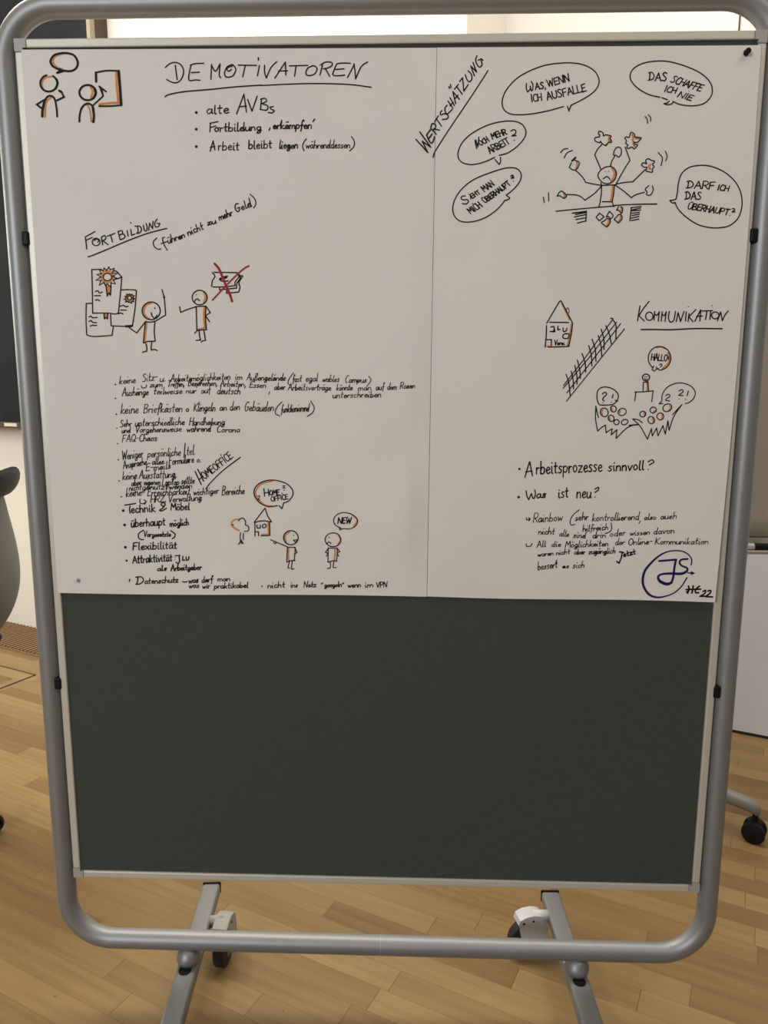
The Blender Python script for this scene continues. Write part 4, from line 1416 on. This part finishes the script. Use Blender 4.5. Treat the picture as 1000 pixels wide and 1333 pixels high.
k, end = part(S, 'speech_bubble_drawing', 'left black speech bubble of question and exclamation marks over the crowd')
trace(k, H3, 1.5, '~150,582 105,578 85,540 85,470 110,435 160,425 225,445 265,490 258,540 220,575 150,582;240,540 262,548;~130,485 152,470 165,490 140,515 132,535 145,546;222,490 215,520')
trace(k, H3, 1.0, '135,562;207,555')
end()
k, end = part(S, 'speech_bubble_drawing', 'right black speech bubble of question and exclamation marks over the crowd')
trace(k, H3, 1.4, '~645,545 650,490 690,430 760,395 830,392 900,420 935,470 920,525 880,560 848,568;645,545 622,572;622,572 656,568;~680,500 702,488 716,505 685,528 680,540 708,546;~795,460 818,448 830,465 800,490 795,498 828,500;875,460 865,500')
trace(k, H3, 1.0, '713,548;795,528;850,533')
end()

U1 = (665, 590, 5.128)
k, end = part(S, 'bullet_lettering', 'black bullet line Arbeitsprozesse sinnvoll?')
trace(k, U1, 2.2, '58,105')
trace(k, U1, 1.7, '95,160 125,58;~128,58 135,100 145,150;100,125 142,118')
word(k, 'rbeitsprozesse', 170, 140, 610, 120, 82, 1.7, U1, slant=.05, join=False)
word(k, 'sinnvoll', 650, 120, 888, 110, 62, 1.7, U1, slant=.12, join=False)
trace(k, U1, 1.6, '~918,58 942,44 955,60 925,78')
trace(k, U1, 1.2, '918,108')
end()
k, end = part(S, 'bullet_lettering', 'black bullet line Was ist neu?')
trace(k, U1, 2.4, '53,293')
trace(k, U1, 1.6, '~103,250 108,285 120,310;120,310 138,268;~138,268 148,300 158,300;~158,300 165,270 160,245;~562,240 585,228 585,245 562,262')
trace(k, U1, 1.2, '563,292')
word(k, 'as', 172, 300, 235, 296, 62, 1.6, U1)
word(k, 'ist', 318, 298, 384, 292, 66, 1.6, U1, join=False)
word(k, 'neu', 440, 300, 535, 298, 72, 1.6, U1)
end()

U2, U3 = (680, 660, 7.692), (800, 660, 7.407)
k, end = part(S, 'note_lettering', 'small thin black handwritten notes above the monogram')
trace(k, U2, 1.3, '~42,108 45,128 80,120;65,108 80,120;80,120 66,138;~40,370 45,395 85,390 98,365')
words(k, [('Rainbow', 110, 155, 400, 135, 92), ('sehr', 530, 138, 660, 125, 74), ('nicht', 160, 275, 320, 272, 68), ('alle', 370, 292, 465, 296, 62),
          ('sind', 510, 306, 630, 310, 62), ('drin', 705, 310, 835, 306, 62), ('hilfreich', 605, 246, 860, 228, 66), ('All', 145, 406, 235, 396, 60),
          ('die', 290, 396, 385, 395, 56), ('Möglichkeiten', 430, 406, 860, 390, 62), ('waren', 155, 496, 310, 482, 52), ('nicht', 340, 482, 475, 468, 55),
          ('aber', 520, 476, 630, 470, 55), ('zugänglich', 665, 472, 930, 462, 60), ('bessert', 155, 632, 350, 606, 82), ('es', 400, 612, 465, 610, 48),
          ('sich', 505, 610, 620, 606, 64)], 1.15, crop=U2, join=True, slant=.2)
trace(k, U2, 1.25, '~570,28 510,80 480,140 490,178 525,175;~890,160 895,220 870,252 830,265')
words(k, [('kontrollierend', 771, 678.3, 831.5, 676.7, 10), ('also', 839, 676.7, 854, 676, 7.5), ('auch', 860, 676, 881, 674.7, 8.5), ('oder', 794, 698.2, 814, 697, 8.5),
          ('wissen', 820, 697, 846, 695.7, 7.5), ('davon', 851, 695.2, 878, 694.2, 8.5), ('der', 801, 709.3, 813, 709, 8.5), ('Online-', 818, 709.7, 849, 708, 8.5),
          ('Kommunikation', 853, 708.7, 922, 708.2, 8.5)], 1.1, join=True, slant=.2)
trace(k, (0, 0, 1), 1.2, '834,678 832,681.5')
trace(k, U3, 2.0, '50,432 90,440;~76,435 66,490 45,542;45,542 22,525')
word(k, 'etzt', 88, 482, 205, 452, 56, 1.6, U3, join=True)
end()

V = (825, 710, 9.091)
k, end = part(S, 'monogram_drawing', 'navy blue circled letters JS with an arrow')
x0, y0, s_ = V
arc = catmull([(680, 232), (688, 170), (650, 110), (580, 70), (490, 62), (400, 75), (300, 125), (200, 215), (130, 310), (108, 420), (130, 510), (190, 585), (280, 615), (390, 598), (490, 555), (570, 480), (632, 382)], 6)
ws = []
for a, b in arc:
    ws.append(1.7 + 1.6 * max(0, min(1, (420 - a) / 300)))
k.stroke([(x0 + a / s_, y0 + b / s_) for a, b in arc], ws)
trace(k, V, 2.7, '302,185 505,168')
trace(k, V, 2.9, '~502,168 485,250 470,370 450,438')
jl = catmull([(450, 438), (400, 458), (320, 430), (290, 380), (320, 345), (420, 332), (560, 335), (628, 305), (632, 268), (570, 240), (545, 205), (565, 170), (640, 160)], 6)
wj = []
for t in range(len(jl)):
    f_ = t / (len(jl) - 1)
    wj.append(4.2 - 1.9 * min(1, abs(f_ - .12) * 4) if f_ < .35 else 2.5 + 1.1 * max(0, 1 - abs(f_ - .5) * 6))
k.stroke([(x0 + a / s_, y0 + b / s_) for a, b in jl], wj)
trace(k, V, 1.6, '640,326 695,326')
k.poly([(x0 + a / s_, y0 + b / s_) for a, b in ((678, 303), (732, 328), (680, 354))])
end(M_NAVY)
k, end = part(S, 'date_lettering', 'thick black letters HE and number 22 at the lower right corner')
trace(k, V, 2.2, '~650,480 656,520 640,565;~655,505 640,560 628,548;~705,478 700,520 690,565;622,522 795,518;~780,482 735,520 735,558 770,560')
trace(k, V, 2.1, '~822,545 850,532 845,565 785,604;785,604 842,600;~880,540 912,533 905,565 850,606;850,606 935,610')
end()

# ---------------------------------------------------------------- push pins


def pin(px, py, y, material, head, label):
    p0 = on_board(px, py, y)
    t = thing('push_pin', label, 'pin', p0, 0, None)
    axis = Matrix.Rotation(math.pi / 2, 4, 'X')
    obj('pin_head', lathe(bmesh.new(), head, 20, axis=axis), material, t, 'angle')
    obj('needle', cyl((0, .0002, 0), (0, .0075, 0), .0006, .0002, 8), M_METAL, t, label='metal needle')
    return t


pin(971.3, 69, -.0042, M_BLACK, [(.0042, 0), (.0046, .001), (.0030, .0025), (.0028, .006), (.0044, .0075), (.0044, .0090), (.003, .0098)],
    'black push pin at the upper right corner of the right paper sheet')
pin(100, 754.6, -.0040, M_CASTER, [(.0034, 0), (.0036, .0008), (.0022, .002), (.0021, .0045), (.0034, .0055), (.0034, .0065), (.002, .007)],
    'white push pin near the lower left corner of the left paper sheet')
